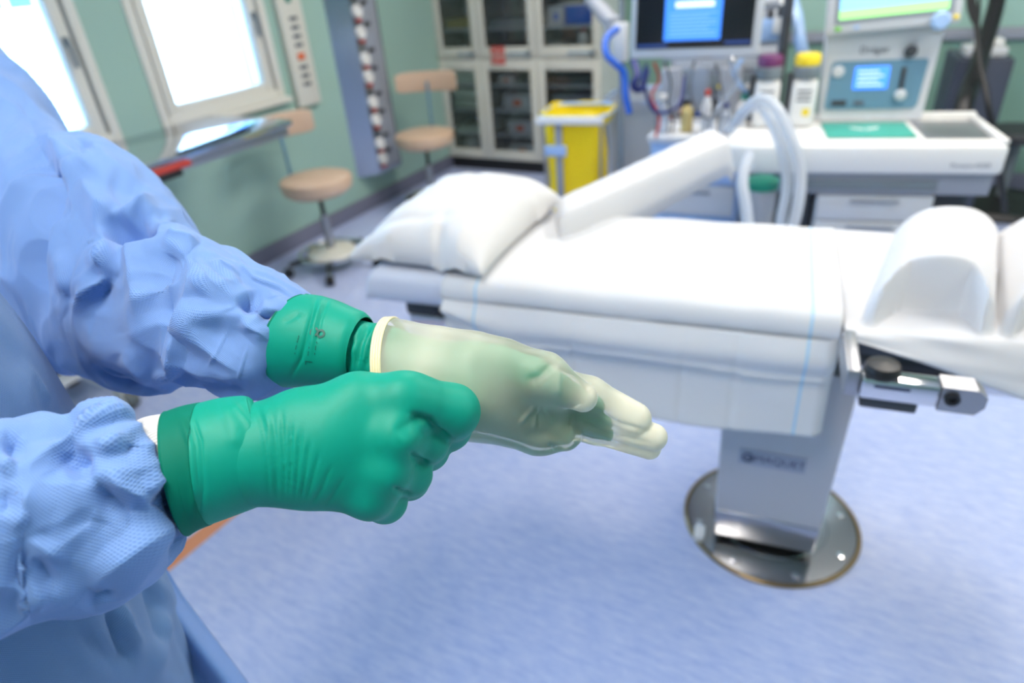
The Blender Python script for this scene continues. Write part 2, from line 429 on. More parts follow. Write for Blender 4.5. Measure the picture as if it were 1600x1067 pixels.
# ------------------------------------------------------------------ two stools
def stool(loc, back, label):
    r = empty('stool', (loc[0], loc[1], 0), label=label, cat='stool', group='swivel stools by the window wall')
    z = .57
    MB().lathe([(.03, z - .095), (.17, z - .092), (.203, z - .065), (.212, z - .02), (.205, z - .002), (.17, z + .010), (.05, z + .014), (.001, z + .0145)], 40).build('seat', M_tan, r)
    MB().lathe([(.05, z - .12), (.05, z - .0955)], 16).build('seat_plate', M_black, r)
    MB().tube([(0, 0, .30), (0, 0, z - .12)], .014, 14).build('piston', M_black, r)
    MB().lathe([(.025, .10), (.025, .34), (.020, .345)], 18).build('column', M_steelrough, r)
    bx, by = back[0] - loc[0], back[1] - loc[1]; bz = back[2]
    a = math.atan2(by, bx)
    p = []
    for i in range(9): p.append((math.cos(a) * .235 * min(1, i / 3.0), math.sin(a) * .235 * min(1, i / 3.0), z - .106 + .0))
    q = [(0, 0, z - .106), (math.cos(a) * .17, math.sin(a) * .17, z - .106), (math.cos(a) * .225, math.sin(a) * .225, z - .07),
         (math.cos(a) * .24, math.sin(a) * .24, z - .02), (bx * .97, by * .97, bz - .09), (bx, by, bz)]
    ro = MB(); ro.tube(q[:4], .009, 10); ro.build('back_bracket', M_steelrough, r)
    dx, dy = math.cos(a), math.sin(a)
    MB().tube([(q[3][0], q[3][1], z - .17), q[3], q[4], q[5]], .011, 10).build('back_rod', M_steelblue, r)
    # curved pad
    rows = []
    for i in range(13):
        s = (i / 12 - .5); rw = []
        cx = bx + dx * (.03 - .10 * (2 * s) ** 2 * .6); cy = by + dy * (.03 - .10 * (2 * s) ** 2 * .6)
        ox, oy = -dy * s * .44, dx * s * .44
        e = max(.82, (1 - abs(2 * s) ** 24))
        for k in range(14):
            an = 2 * math.pi * k / 14; c_, s_ = math.cos(an), math.sin(an)
            sg = lambda v: math.copysign(abs(v) ** .35, v)
            rw.append((cx + ox + dx * .026 * sg(c_) * e, cy + oy + dy * .026 * sg(c_) * e, bz + .068 * sg(s_) * e))
        rows.append(rw)
    mb = MB(); mb.grid(rows, closed=True); n = 14
    mb.f.append(tuple(range(n))); mb.f.append(tuple(12 * n + k for k in range(n - 1, -1, -1))); mb.build('backrest', M_tan, r)
    MB().lathe([(.15, .085), (.155, .10), (.14, .118), (.06, .128), (.026, .135)], 32).build('base_cover', M_cream, r)
    R_ = [(math.cos(2 * math.pi * k / 40) * .20, math.sin(2 * math.pi * k / 40) * .20, .105) for k in range(40)]
    MB().tube(R_, .010, 8, closed=True).build('foot_ring', M_chrome, r)
    for k in range(5):
        an = 2 * math.pi * k / 5 + .5 - .18; c_, s_ = math.cos(an), math.sin(an)
        lg = MB().tube([(c_ * .03, s_ * .03, .088), (c_ * .16, s_ * .16, .084), (c_ * .27, s_ * .27, .078)], [.022, .018, .014], 10).build('leg', M_black, r)
        Mx = Matrix.Translation((c_ * .285, s_ * .285, .031)) @ Matrix.Rotation(an, 4, 'Z') @ Matrix.Rotation(math.pi / 2, 4, 'X')
        MB().lathe([(.01, -.024), (.028, -.022), (.031, -.008), (.031, .008), (.028, .022), (.01, .024)], 18, Mx).build('castor', M_black, lg)
        MB().tube([(c_ * .268, s_ * .268, .075), (c_ * .285, s_ * .285, .033)], .008, 8).build('stem', M_chrome, lg)
    return r
stool((-2.88, 2.76), (-3.13, 2.80, .84), 'tan round swivel stool nearer the camera, beside the instrument table end')
stool((-2.86, 3.85), (-2.95, 4.09, .87), 'tan round swivel stool standing in front of the leftmost glass cabinet')

# ------------------------------------------------------------------ panels on the window wall
r = empty('media_column', (X0, 3.90, .27), label='tall aluminium wall panel with a column of white sockets', cat='wall panel')
pf = [(0, -.255), (.12, -.14), (.12, .135), (.105, .15), (0, .15)]
MB().prism(pf, 2.1).build('housing', mat('anodised_aluminium', (0.46, 0.50, 0.56), 0.22, 1.0), r, smooth=20)
MB().bb(.1201, .124, -.055, .118, .03, 2.07, .002).build('face_plate', M_grey, r)
zs = [1.63, 1.51, 1.36, 1.23, 1.065, .947, .777, .654, .485, .374]
for z_ in zs:
    Mx = Matrix.Translation((.1201, -.085, z_ - .27)) @ Matrix.Rotation(math.pi / 2, 4, 'Y')
    so = MB().lathe([(.042, 0), (.042, .014), (.036, .022), (.024, .022), (.022, .012), (.001, .012)], 24, Mx).build('socket', M_plast, r)
    MB().bb(.125, .145, -.035, .005, z_ - .27 + .035, z_ - .27 + .062, .004).build('switch', M_black, so)
    MB().bb(.121, .136, -.105, -.065, z_ - .27 - .064, z_ - .27 - .046, .003).build('indicator', M_red, so)
r = empty('control_panel', (X0, 3.30, .86), label='narrow cream wall panel with dark keys between window and socket panel', cat='wall panel')
MB().bb(0, .045, -.10, .10, 0, 1.4, .008).build('housing', M_cream, r)
MB().tube([(.0452, -.01, .62), (.055, -.01, .62)], .022, 16).build('knob', M_darkgreen, r)
for k, z_ in enumerate((.50, .45, .40, .35, .22, .17, .12)):
    MB().bb(.0452, .050, -.03, .035, z_, z_ + .022, .002).build('key', M_inkgrey, r)
MB().bb(.0452, .052, -.03, .03, .275, .315, .003).build('warning_key', M_orange, r)

# ------------------------------------------------------------------ glass-front cabinets
CY = 4.87
def cabinet(x0, x1, label):
    r = empty('glass_cabinet', ((x0 + x1) / 2, CY, 0), label=label, cat='cabinet', group='white glass-front cabinets')
    w = (x1 - x0) / 2 - .002; D = .42; H_ = 2.1
    mb = MB(); mb.bb(-w, -w + .02, .021, D, .10, H_); mb.bb(w - .02, w, .021, D, .10, H_)
    mb.bb(-w + .02, w - .02, D - .015, D, .10, H_); mb.bb(-w + .02, w - .02, .021, D - .015, .10, .12); mb.bb(-w + .02, w - .02, .021, D - .015, H_ - .02, H_)
    mb.build('body', M_white, r, smooth=0)
    MB().bb(-w, w, .03, D, 0, .0995).build('plinth', M_black, r)
    for z_ in (.30, .50, .70, .91, 1.12, 1.36, 1.62):
        MB().bb(-w + .0205, w - .0205, .035, D - .0155, z_ - .009, z_ + .009).build('shelf', M_lgrey, r)
    for (z0, z1, hz) in ((.105, .905, .865), (.915, H_ - .005, .955)):
        mb = MB(); t_ = .062
        mb.bb(-w, -w + t_, 0, .02, z0, z1, .003); mb.bb(w - t_, w, 0, .02, z0, z1, .003)
        mb.bb(-w + t_, w - t_, 0, .02, z0, z0 + .078, .003); mb.bb(-w + t_, w - t_, 0, .02, z1 - .083, z1, .003)
        d = mb.build('door', M_cream, r, smooth=30)
        MB().bb(-w + t_, w - t_, .008, .013, z0 + .078, z1 - .083).build('pane', M_cabglass, d, smooth=0)
        if z0 > .5:
            MB().tube([(.02, -.0005, .950), (.02, -.03, .950), (w - .05, -.03, .950), (w - .05, -.0005, .950)], .007, 8).build('handle', M_steelblue, d)
            MB().bb(w - .075, w - .035, -.034, -.0005, .935, .965, .004).build('lock', M_gasket, d)
    return r
C1 = cabinet(-3.368, -2.965, 'leftmost white glass-front cabinet, holding folded linen')
C2 = cabinet(-2.963, -2.455, 'white glass-front cabinet with red labels on its rail, second from left')
C3 = cabinet(-2.453, -1.925, 'white glass-front cabinet behind the waste bags, rightmost of the three')
for k, z_ in enumerate((.942, .868)):
    la = MB().bb(-.145, -.020, -.0030, -.0005, z_ - .004, z_ + .056, .0005).build('label_sticker', M_red, C2)
    MB().bb(-.130, -.035, -.0036, -.0031, z_ + .034, z_ + .038).bb(-.130, -.05, -.0036, -.0031, z_ + .014, z_ + .018).build('print', M_paper, la, smooth=0)
# what the cabinets hold
def thing_box(x0, x1, y0, y1, z0, h, m, name, label, cat, group, lid=None, front=None):
    r = empty(name, ((x0 + x1) / 2, (y0 + y1) / 2, z0), label=label, cat=cat, group=group)
    a, b = (x1 - x0) / 2, (y1 - y0) / 2
    MB().bb(-a, a, -b, b, 0, h * .86, .006).build('body', m, r)
    MB().bb(-a - .004, a + .004, -b - .004, b + .004, h * .86, h, .005).build('lid', lid or m, r)
    if front: MB().bb(-a * .25, a * .35, -b - .003, -b - .0002, h * .25, h * .65, .001).build('label_sticker', front, r)
    return r
def linen(x, y, z, w, d, h, n, label, m=M_linen):
    r = empty('folded_linen', (x, y, z), label=label, cat='linen', group='folded linen in the leftmost cabinet')
    for k in range(n):
        MB().box((0.004 * math.sin(k * 2.1), 0, h * (k + .5) / n), (w, d, h / n * .97), h / n * .4).build('fold', m, r)
S0 = .0092
linen(-3.16, 5.05, .91 + S0 + .0, .26, .24, .05, 2, 'thin pile of folded cloth at the foot of the upper door, leftmost cabinet')
linen(-3.16, 5.05, 1.12 + S0, .28, .26, .07, 3, 'cream folded cloth pile on the upper shelf of the leftmost cabinet', M_kraft)
linen(-3.16, 5.03, .70 + S0, .28, .26, .12, 3, 'pale folded linen pile just behind the leftmost cabinet rail')
linen(-3.16, 5.03, .50 + S0, .27, .26, .16, 2, 'thick pale linen bundle in the middle of the leftmost cabinet')
linen(-3.16, 5.03, .30 + S0, .28, .26, .05, 2, 'flat pale linen pile low in the leftmost cabinet')
thing_box(-3.23, -3.10, 4.93, 5.2, .12 + .0005, .13, M_lgrey, 'storage_box', 'pale grey box at the bottom of the leftmost cabinet', 'box', 'boxes in the cabinets')
M_tray = mat('grey_wire_tray', srgb(150, 155, 160), 0.5)
thing_box(-2.89, -2.55, 4.93, 5.2, 1.12 + S0, .06, M_tray, 'instrument_tray', 'grey tray on the upper shelf of the second cabinet', 'tray', 'trays in the second cabinet')
thing_box(-2.88, -2.56, 4.93, 5.2, .91 + S0, .075, M_grey, 'instrument_tray', 'grey tray just above the rail of the second cabinet', 'tray', 'trays in the second cabinet')
thing_box(-2.89, -2.55, 4.93, 5.2, 1.36 + S0, .08, M_lgrey, 'instrument_tray', 'pale grey tray at the top of the second cabinet', 'tray', 'trays in the second cabinet')
thing_box(-2.84, -2.70, 4.93, 5.1, .70 + S0, .06, M_plast, 'storage_box', 'small white box with orange mark behind the second cabinet rail', 'box', 'boxes in the cabinets', front=M_orange)
thing_box(-2.81, -2.56, 4.93, 5.2, .50 + S0, .12, M_lgrey, 'storage_box', 'pale box with orange mark, upper of three in the second cabinet', 'box', 'boxes in the cabinets', front=M_orange)
thing_box(-2.79, -2.56, 4.93, 5.2, .30 + S0, .11, M_lgrey, 'storage_box', 'pale box with orange mark, middle of three in the second cabinet', 'box', 'boxes in the cabinets', front=M_orange)
thing_box(-2.78, -2.55, 4.93, 5.2, .12 + .0005, .11, M_lgrey, 'storage_box', 'pale box with orange mark, lowest in the second cabinet', 'box', 'boxes in the cabinets', front=M_orange)
thing_box(-2.37, -2.24, 4.93, 5.1, 1.12 + S0, .13, M_lgrey, 'storage_box', 'pale box on the upper shelf of the rightmost cabinet', 'box', 'boxes in the cabinets', front=M_blue)
thing_box(-2.23, -2.02, 4.93, 5.1, 1.12 + S0, .15, M_blue, 'storage_box', 'blue and white pack on the upper shelf of the rightmost cabinet', 'box', 'boxes in the cabinets', lid=M_plast)
thing_box(-2.36, -2.24, 4.93, 5.1, .91 + S0, .09, M_plast, 'storage_box', 'white box with red mark just above the rightmost cabinet rail', 'box', 'boxes in the cabinets', front=M_red)
thing_box(-2.36, -2.03, 4.93, 5.2, .70 + S0, .08, M_dark, 'storage_box', 'dark tray box behind the lower pane of the rightmost cabinet', 'box', 'boxes in the cabinets')
thing_box(-2.36, -2.03, 4.93, 5.2, .50 + S0, .12, M_grey, 'storage_box', 'grey box in the middle of the rightmost cabinet behind the waste bag', 'box', 'boxes in the cabinets')
b = empty('bottle', (-2.10, 4.98, .91 + S0), label='white bottle with a red cap in the rightmost cabinet', cat='bottle')
MB().lathe([(.040, 0), (.045, .01), (.045, .12), (.03, .15), (.018, .16)], 20).build('body', M_plast, b)
MB().lathe([(.02, .1605), (.022, .165), (.022, .19), (.015, .195)], 16).build('cap', M_red, b)

# ------------------------------------------------------------------ waste bags on stands
def bag_stand(c, w, d, h, bagm, rz, name, label, cat, seed, flare=0.0, sink=0.0):
    r = empty(name, (c[0], c[1], 0), rz, label=label, cat=cat, group='waste bag stands')
    rim = []
    n = 56
    def sq(a, wx, wy, p=.45):
        c_, s_ = math.cos(a), math.sin(a)
        return math.copysign(abs(c_) ** p, c_) * wx, math.copysign(abs(s_) ** p, s_) * wy
    MB().tube([(*sq(2 * math.pi * k / n, w / 2, d / 2), h) for k in range(n)], .010, 8, closed=True).build('rim', M_ltblue, r)
    for sx in (-1, 1):
        for sy in (-1, 1):
            MB().tube([(sx * w * .42, sy * d * .42, h), (sx * w * .40, sy * d * .40, .06)], .008, 8).build('leg', M_steelrough, r)
            MB().lathe([(.01, 0), (.025, .01), (.025, .045), (.012, .06)], 14, Matrix.Translation((sx * w * .40, sy * d * .40, 0))).build('foot', M_rubber, r)
    MB().tube([(*sq(2 * math.pi * k / n, w * .41, d * .41), .14) for k in range(n)], .008, 8, closed=True).build('lower_ring', M_steelrough, r)
    rows = []
    prof = [(1.02, -.045), (1.035, -.02), (1.04, .012), (1.0, .016), (.97, .0), (.96, -.08), (.95, -.2), (.97, -.35), (1.0, -.48), (.94, -.58), (.70, -.63), (.25, -.64), (.01, -.64)]
    for (s, dz) in prof:
        rw = []
        for k in range(n):
            a = 2 * math.pi * k / n; x, y = sq(a, w / 2 * s, d / 2 * s)
            q = noise.noise(Vector((x * 7 + seed, y * 7, dz * 4))) ; amp = .035 if dz < -.03 else .006
            f_ = 1 + (q * amp / .2)
            rw.append((x * f_, y * f_, h + dz * (h - .12) / .68 + (.02 * noise.noise(Vector((x * 9, y * 9, seed))) if dz > -.15 else 0)))
        rows.append(rw)
    mb = MB(); mb.grid(rows, closed=True); mb.build('bag', bagm, r, smooth=60)
    return r
yb = bag_stand((-1.56, 3.60), .40, .36, .81, M_yelbag, .14, 'waste_bag_stand', 'yellow waste bag hanging on a pale wire stand behind the pillow', 'waste bag', 3.0)
MB().bb(-.085, -.045, -.197, -.190, .30, .80, .002).build('strap', M_grey, yb)
MB().bb(-.15, -.02, -.205, -.1975, .60, .66, .002).build('clip', M_ltblue, yb)
MB().bb(-.195, .195, -.212, -.196, .775, .815, .006).build('front_bar', M_plast, yb)
bag_stand((-1.25, 4.04), .54, .46, .82, M_bagcloth, .1, 'waste_bag_stand', 'large greyish see-through waste bag beside the yellow bag', 'waste bag', 9.0)

# ------------------------------------------------------------------ anaesthesia workstation
MA = math.radians(12)
mc = empty('anaesthesia_machine', (-.41, 2.836, 0), MA, label='white anaesthesia workstation with blue display and drawers behind the operating table', cat='medical machine')
wt = MB(); wt.bb(-.14, .86, 0, .46, .745, .858, .018).build('worktop', M_plast, mc)
MB().bb(.60, .83, .10, .40, .8585, .861, .001).build('tray_inlay', M_steelrough, wt if False else mc)
MB().bb(-.14, .86, .44, .47, .8585, .885, .006).build('rear_lip', M_plast, mc)
MB().bb(.835, .86, .02, .44, .8585, .875, .005).build('side_lip', M_plast, mc)
MB().bb(.08, .845, .03, .45, .655, .7445, .006).build('slide_shelf', M_grey, mc)
MB().bb(.10, .66, .022, .0295, .675, .715, .002).build('slot', M_gasket, mc)
for k, (z0, z1) in enumerate(((.54, .648), (.42, .535), (.30, .415))):
    dr = MB().bb(.235, .665, .035, .44, z0, z1, .006).build('drawer', M_lgrey, mc)
    MB().bb(.36, .54, .022, .0345, z1 - .028, z1 - .016, .003).build('handle', M_grey, dr)
MB().bb(.20, .70, .06, .45, .12, .298, .01).build('chassis', M_dark, mc)
MB().bb(.085, .22, .08, .45, .15, .654, .01).build('side_bay', M_dark, mc)
MB().bb(.675, .80, .10, .45, .15, .654, .01).build('side_bay', M_dark, mc)
for sx in (.12, .76):
    for sy in (.06, .42):
        MB().lathe([(.02, -.02), (.058, -.018), (.06, 0), (.058, .018), (.02, .02)], 20, Matrix.Translation((sx, sy, .060)) @ Matrix.Rotation(math.pi / 2, 4, 'Y')).build('wheel', M_rubber, mc)
MB().bb(.08, .80, .05, .45, .10, .119, .004).build('foot_plate', M_dark, mc)
# upright with panel: slightly leaning back
up = Matrix.Translation((.44, .42, .861)) @ Matrix.Rotation(math.radians(-7), 4, 'X')
poly = [(-.195, 0), (.205, 0), (.228, .38), (-.212, .38)]
Mp = up @ Matrix(((1, 0, 0, 0), (0, 0, -1, .10), (0, 1, 0, 0), (0, 0, 0, 1)))
col = MB().prism(poly, .11, Mp).build('control_column', M_lgrey, mc, smooth=20)
def onp(x, z, d=.0): return up @ Vector((x, -.0105 - d, z))
pan = MB(); pp = [(-.178, .05), (.165, .05), (.178, .065), (.19, .235), (.182, .245), (-.165, .245), (-.178, .235), (-.185, .065)]
Mq = up @ Matrix(((1, 0, 0, 0), (0, 0, -1, -.0105), (0, 1, 0, 0), (0, 0, 0, 1)))
pnl = pan.prism(pp, .006, Mq).build('blue_panel', M_steelblue, mc, smooth=20)
M_lcd = mat('lit_blue_display', (0.05, 0.2, 0.8), 0.3, emit=srgb(70, 140, 255), estr=1.2)
MB().bb(-.085, .050, -.004, .0, .13, .222, .002, up @ Matrix.Translation((0, -.0170, 0))).build('display', M_lcd, pnl)
for k in range(4):
    MB().bb(-.07, .03 - .02 * (k % 2), -.0012, .0, .145 + k * .018, .150 + k * .018, 0, up @ Matrix.Translation((0, -.0212, 0))).build('reading', mat('lit_white_text', (.5, .6, 1), .4, emit=(.75, .85, 1), estr=1.0) if k == 0 else MATS['lit_white_text'], pnl)
MB().lathe([(.024, 0), (.024, .006), (.018, .008), (.001, .008)], 20, up @ Matrix.Translation((-.150, -.0166, .205)) @ Matrix.Rotation(math.pi / 2, 4, 'X')).build('gauge', M_lgrey, pnl)
MB().bb(.095, .112, -.012, 0, .13, .215, .004, up @ Matrix.Translation((0, -.0166, 0))).build('flow_tube', M_dark, pnl)
MB().lathe([(.022, 0), (.022, .018), (.016, .022), (.001, .022)], 20, up @ Matrix.Translation((.104, -.0166, .105)) @ Matrix.Rotation(math.pi / 2, 4, 'X')).build('knob', M_lgrey, pnl)
MB().bb(-.16, -.10, -.004, 0, .065, .088, .001, up @ Matrix.Translation((0, -.0166, 0))).build('badge', M_dark, pnl)
MB().bb(-.07, -.03, -.004, 0, .065, .083, .001, up @ Matrix.Translation((0, -.0166, 0))).build('badge', M_inkgrey, pnl)
MB().lathe([(.024, 0), (.024, .02), (.014, .03), (.001, .03)], 16, up @ Matrix.Translation((.115, -.0106, .275)) @ Matrix.Rotation(math.pi / 2, 4, 'X')).build('relief_valve', M_dark, mc)
lettering('lettering', 'Dr\u00e4ger', .040, M_ink, mc, up @ Matrix.Translation((-.02, -.0112, .285)) @ Matrix.Rotation(math.pi / 2, 4, 'X'))
lettering('lettering', 'Perseus A500', .024, M_inkgrey, mc, Matrix.Translation((.745, -.0006, .783)) @ Matrix.Rotation(math.pi / 2, 4, 'X'))
# its own screen above the column
sm = up @ Matrix.Translation((.008, -.075, .525)) @ Matrix.Rotation(math.radians(-3), 4, 'Y')
sc_ = MB().bb(-.245, .245, 0, .05, -.165, .165, .012, sm).build('screen_housing', M_lgrey, mc)
MB().bb(-.215, .215, -.003, -.0004, -.125, .150, .002, sm).build('screen_bezel', M_grey, sc_)
M_scrg = mat('lit_green_screen', (.2, .6, .2), .3, emit=srgb(180, 250, 150), estr=1.0)
M_scrb = mat('lit_cyan_screen', (.2, .5, .8), .3, emit=srgb(150, 215, 255), estr=1.0)
MB().bb(-.200, .195, -.006, -.0032, -.110, -.075, 0, sm).build('status_bar', M_scrg, sc_)
MB().bb(-.200, .195, -.006, -.0032, -.074, .140, 0, sm).build('readout', M_scrb, sc_)
MB().bb(-.212, -.188, -.006, -.0004, -.152, -.136, .003, sm).build('power_key', M_greenled, sc_)
MB().bb(-.14, -.12, -.006, -.0004, -.150, -.138, .003, sm).build('menu_key', M_ltblue, sc_)
MB().lathe([(.034, 0), (.034, .02), (.026, .028), (.001, .028)], 24, sm @ Matrix.Translation((.17, -.0004, -.150)) @ Matrix.Rotation(math.pi / 2, 4, 'X')).build('dial', M_ltblue, sc_)
MB().bb(.215, .235, -.006, -.0004, -.150, -.134, .003, sm).build('alarm_key', M_yellow, sc_)
MB().bb(-.06, .06, .0, .08, .375, .40, .004, up).build('screen_bracket', M_grey, mc)
# pole that carries hoses and monitor arm
MB().tube([(.06, .50, .12), (.06, .50, 1.75)], .022, 14).build('pole', M_dark, mc)
MB().bb(.03, .75, .455, .50, .12, .85, .008).build('back_panel', M_lgrey, mc)
hose('supply_hose', [U(1232, -40, d=3.2), U(1238, 0, d=3.15), U(1246, 30, d=3.1), U(1250, 62, d=3.08), U(1262, 110, d=3.12)], .028, M_ltblue, 'wide pale blue hose above the yellow vaporiser', 'hose')
pm = empty('pump', U(1222, 25, d=3.05), MA, label='small white pump clamped to the machine pole', cat='pump')
MB().box((0, 0, 0), (.075, .07, .15), .012).build('body', M_plast, pm)
MB().bb(-.025, .025, -.038, -.0355, .0, .05, .002).build('screen', M_dark, pm)
MB().bb(-.06, -.038, -.015, .05, -.03, .03, .005).build('clamp', M_black, pm)
# green mat and its little white emblem
gm = empty('mat', (-.41, 2.836, 0), MA, label='teal mat lying on the anaesthesia worktop', cat='mat')
MB().bb(.245, .575, .115, .375, .8615, .864, .001).build('cloth', M_teal, gm)
em = MB()
for s in (-1, 1):
    em.add([(.405 + s * .004, .235, .8645), (.405 + s * .050, .262, .8645), (.405 + s * .058, .292, .8645), (.405 + s * .026, .270, .8645), (.405 + s * .004, .262, .8645)], [(0, 1, 2, 3, 4) if s > 0 else (4, 3, 2, 1, 0)])
em.build('emblem', M_plast, gm, smooth=0)
# vaporisers
def vaporiser(x, capm, mark, label):
    q = wm(mc) @ Vector((x, .36, .8585))
    r = empty('vaporiser', q, MA, label=label, cat='vaporiser', group='vaporisers on the worktop')
    MB().bb(-.052, .052, -.05, .05, 0, .20, .02).build('body', M_plast, r)
    MB().lathe([(.054, .2005), (.056, .21), (.056, .245), (.050, .25)], 24).build('collar', M_gasket, r)
    MB().lathe([(.048, .2505), (.052, .255), (.052, .285), (.045, .295), (.001, .296)], 24).build('dial', capm, r)
    for z_ in (.15, .13, .11): MB().bb(-.03, .028, -.0515, -.0502, z_, z_ + .008).build('print', M_inkgrey, r)
    MB().bb(.0, .028, -.0520, -.0502, .05, .08).build('mark', mark, r)
    MB().bb(-.075, -.0525, -.03, .03, .02, .22, .008).build('bracket', M_dark, r)
vaporiser(.005, M_purple, M_purple, 'white vaporiser with a purple dial left of the yellow one')
vaporiser(.155, M_yellow, M_yellow, 'white vaporiser with a yellow dial beside the control column')

g_ = 'breathing hoses'
dd = 2.45
hose('breathing_hose', [U(1150, 192, 2.66), U(1165, 172, 2.58), U(1190, 154, 2.5), U(1215, 172, 2.46), U(1236, 215, 2.45), U(1250, 265, 2.47), U(1247, 320, 2.5), U(1230, 375, 2.55), U(1200, 420, 2.6)], .021, M_hose, 'white breathing hose arching over the worktop, right one of the pair', 'hose', g_, seg=14, ribs=.10)
hose('breathing_hose', [U(1140, 205, 2.72), U(1160, 178, 2.63), U(1185, 165, 2.56), U(1205, 190, 2.52), U(1222, 235, 2.51), U(1230, 285, 2.53), U(1222, 335, 2.56), U(1212, 385, 2.6), U(1190, 425, 2.65)], .019, M_hose, 'white breathing hose arching over the worktop, left one of the pair', 'hose', g_, seg=14, ribs=.10)
hose('breathing_hose', [U(1172, 240, 2.52), U(1160, 280, 2.5), U(1165, 320, 2.5), U(1172, 375, 2.52)], .021, M_hose, 'white breathing hose hanging straight down beside the arm board end', 'hose', g_, seg=12, ribs=.10)
q = U(1190, 285, d=2.62)
r = empty('absorber_canister', q, MA, label='clear canister with a green lid hanging under the worktop', cat='canister')
MB().lathe([(.05, -.22), (.06, -.21), (.062, -.03), (.055, -.02)], 24).build('body', film('canister_film', (.7, .72, .75), .6, .1, .3, .1), r)
MB().lathe([(.066, -.0195), (.066, .012), (.05, .02), (.001, .02)], 24).build('lid', M_darkgreen, r)

# ------------------------------------------------------------------ patient monitor on its arm
a_, b_ = U(988, 92, z=1.2), U(1180, 87, z=1.2)
mo = empty('monitor', (a_ + b_) / 2, math.atan2(b_[1] - a_[1], b_[0] - a_[0]), label='flat monitor with a black screen and a blue window lit', cat='monitor', rot=(math.radians(-6), 0, math.atan2(b_[1] - a_[1], b_[0] - a_[0])))
ms = MB().bb(-.25, .25, 0, .05, 0, .345, .012).build('housing', M_lgrey, mo)
M_scr = mat('dark_screen', (.012, .014, .018), .25)
MB().bb(-.228, .222, -.003, -.0004, .033, .325, .001).build('screen', M_scr, mo)
M_win = mat('lit_blue_window', (.05, .2, .7), .3, emit=srgb(60, 130, 240), estr=1.1)
wi = MB().bb(-.115, .102, -.005, -.0032, .062, .30, 0).build('window_panel', M_win, mo)
MB().bb(-.075, .072, -.0065, -.0052, .178, .20, 0).build('title_bar', MATS['lit_white_text'], wi)
M_dimtext = mat('lit_dim_text', (.2, .4, .9), .4, emit=srgb(130, 180, 250), estr=.8)
for k in range(7): MB().bb(-.095, .085 - .03 * (k % 3 == 2), -.0065, -.0052, .078 + k * .013, .082 + k * .013, 0).build('text_line', M_dimtext, wi)
M_dimbar = mat('lit_task_bar', (.02, .04, .12), .4, emit=srgb(35, 70, 150), estr=.5)
MB().bb(-.222, -.10, -.005, -.0032, .040, .052, 0).build('status_bar', M_dimbar, mo)
MB().bb(.12, .216, -.005, -.0032, .045, .056, 0).build('status_bar', M_dimbar, mo)
MB().bb(-.06, .06, .0505, .10, .10, .25, .01).build('mount', M_dark, mo)
MB().tube([(0, .10, .17), (.10, .30, .18), (.29, .36, .19)], .025, 12).build('arm', M_grey, mo)

# ------------------------------------------------------------------ supply cart and clutter below the monitor
ct = empty('supply_cart', (-.76, 3.22, 0), .1, label='pale blue-grey supply cart below the monitor', cat='cart')
MB().bb(-.21, .21, -.16, .2, .10, .80, .01).build('body', M_ltblue, ct)
MB().bb(-.225, .225, -.18, .22, .8005, .83, .006).build('top', M_lgrey, ct)
for k in range(4):
    dr = MB().bb(-.19, .19, -.175, -.1605, .14 + k * .16, .285 + k * .16, .005).build('drawer', M_ltblue if k != 2 else M_lgrey, ct)
    MB().bb(-.08, .08, -.19, -.1755, .245 + k * .16, .26 + k * .16, .003).build('handle', M_grey, dr)
for sx in (-.17, .17):
    for sy in (-.12, .16):
        MB().lathe([(.015, -.015), (.05, -.014), (.05, .014), (.015, .015)], 16, Matrix.Translation((sx, sy, .05)) @ Matrix.Rotation(math.pi / 2, 4, 'Y')).build('wheel', M_rubber, ct)
MB().tube([(-.22, .16, .83), (-.22, .16, 1.12), (.22, .16, 1.12), (.22, .16, .83)], .009, 10).build('hanging_rail', M_chrome, ct)
def at_cart(x, y, z): return wm(ct) @ Vector((x, y, z))
rnd = random.Random(5)
mr = empty('module_rack', tuple(at_cart(.02, .42, 0)), .1, label='grey equipment rack standing behind the supply cart', cat='rack')
MB().bb(-.24, .28, -.10, .10, .06, 1.30, .01).build('body', M_grey, mr)
for k in range(5):
    MB().bb(-.22, .26, -.106, -.1005, .68 + k * .12, .78 + k * .12, .004).build('module', (M_lgrey, M_dark, M_gasket, M_lgrey, M_ltblue)[k], mr)
for k in range(7):
    MB().lathe([(.014, 0), (.014, .012), (.001, .014)], 12, Matrix.Translation((-.18 + k * .065, -.1065, .84 + .12 * (k % 2))) @ Matrix.Rotation(math.pi / 2, 4, 'X')).build('connector', (M_red, M_navy, M_plast, M_yellow, M_navy, M_plast, M_dark)[k], mr)
for s in (-.20, .24):
    for t__ in (-.07, .07): MB().lathe([(.015, 0), (.028, .005), (.028, .05), (.012, .0595)], 12, Matrix.Translation((s, t__, 0))).build('foot', M_black, mr)
kinds = [('drip_bag', 'clear drip bag hanging', M_clear), ('syringe', 'slim clear syringe standing', M_clear), ('mask_pack', 'pale mask pack standing', M_lgrey)]
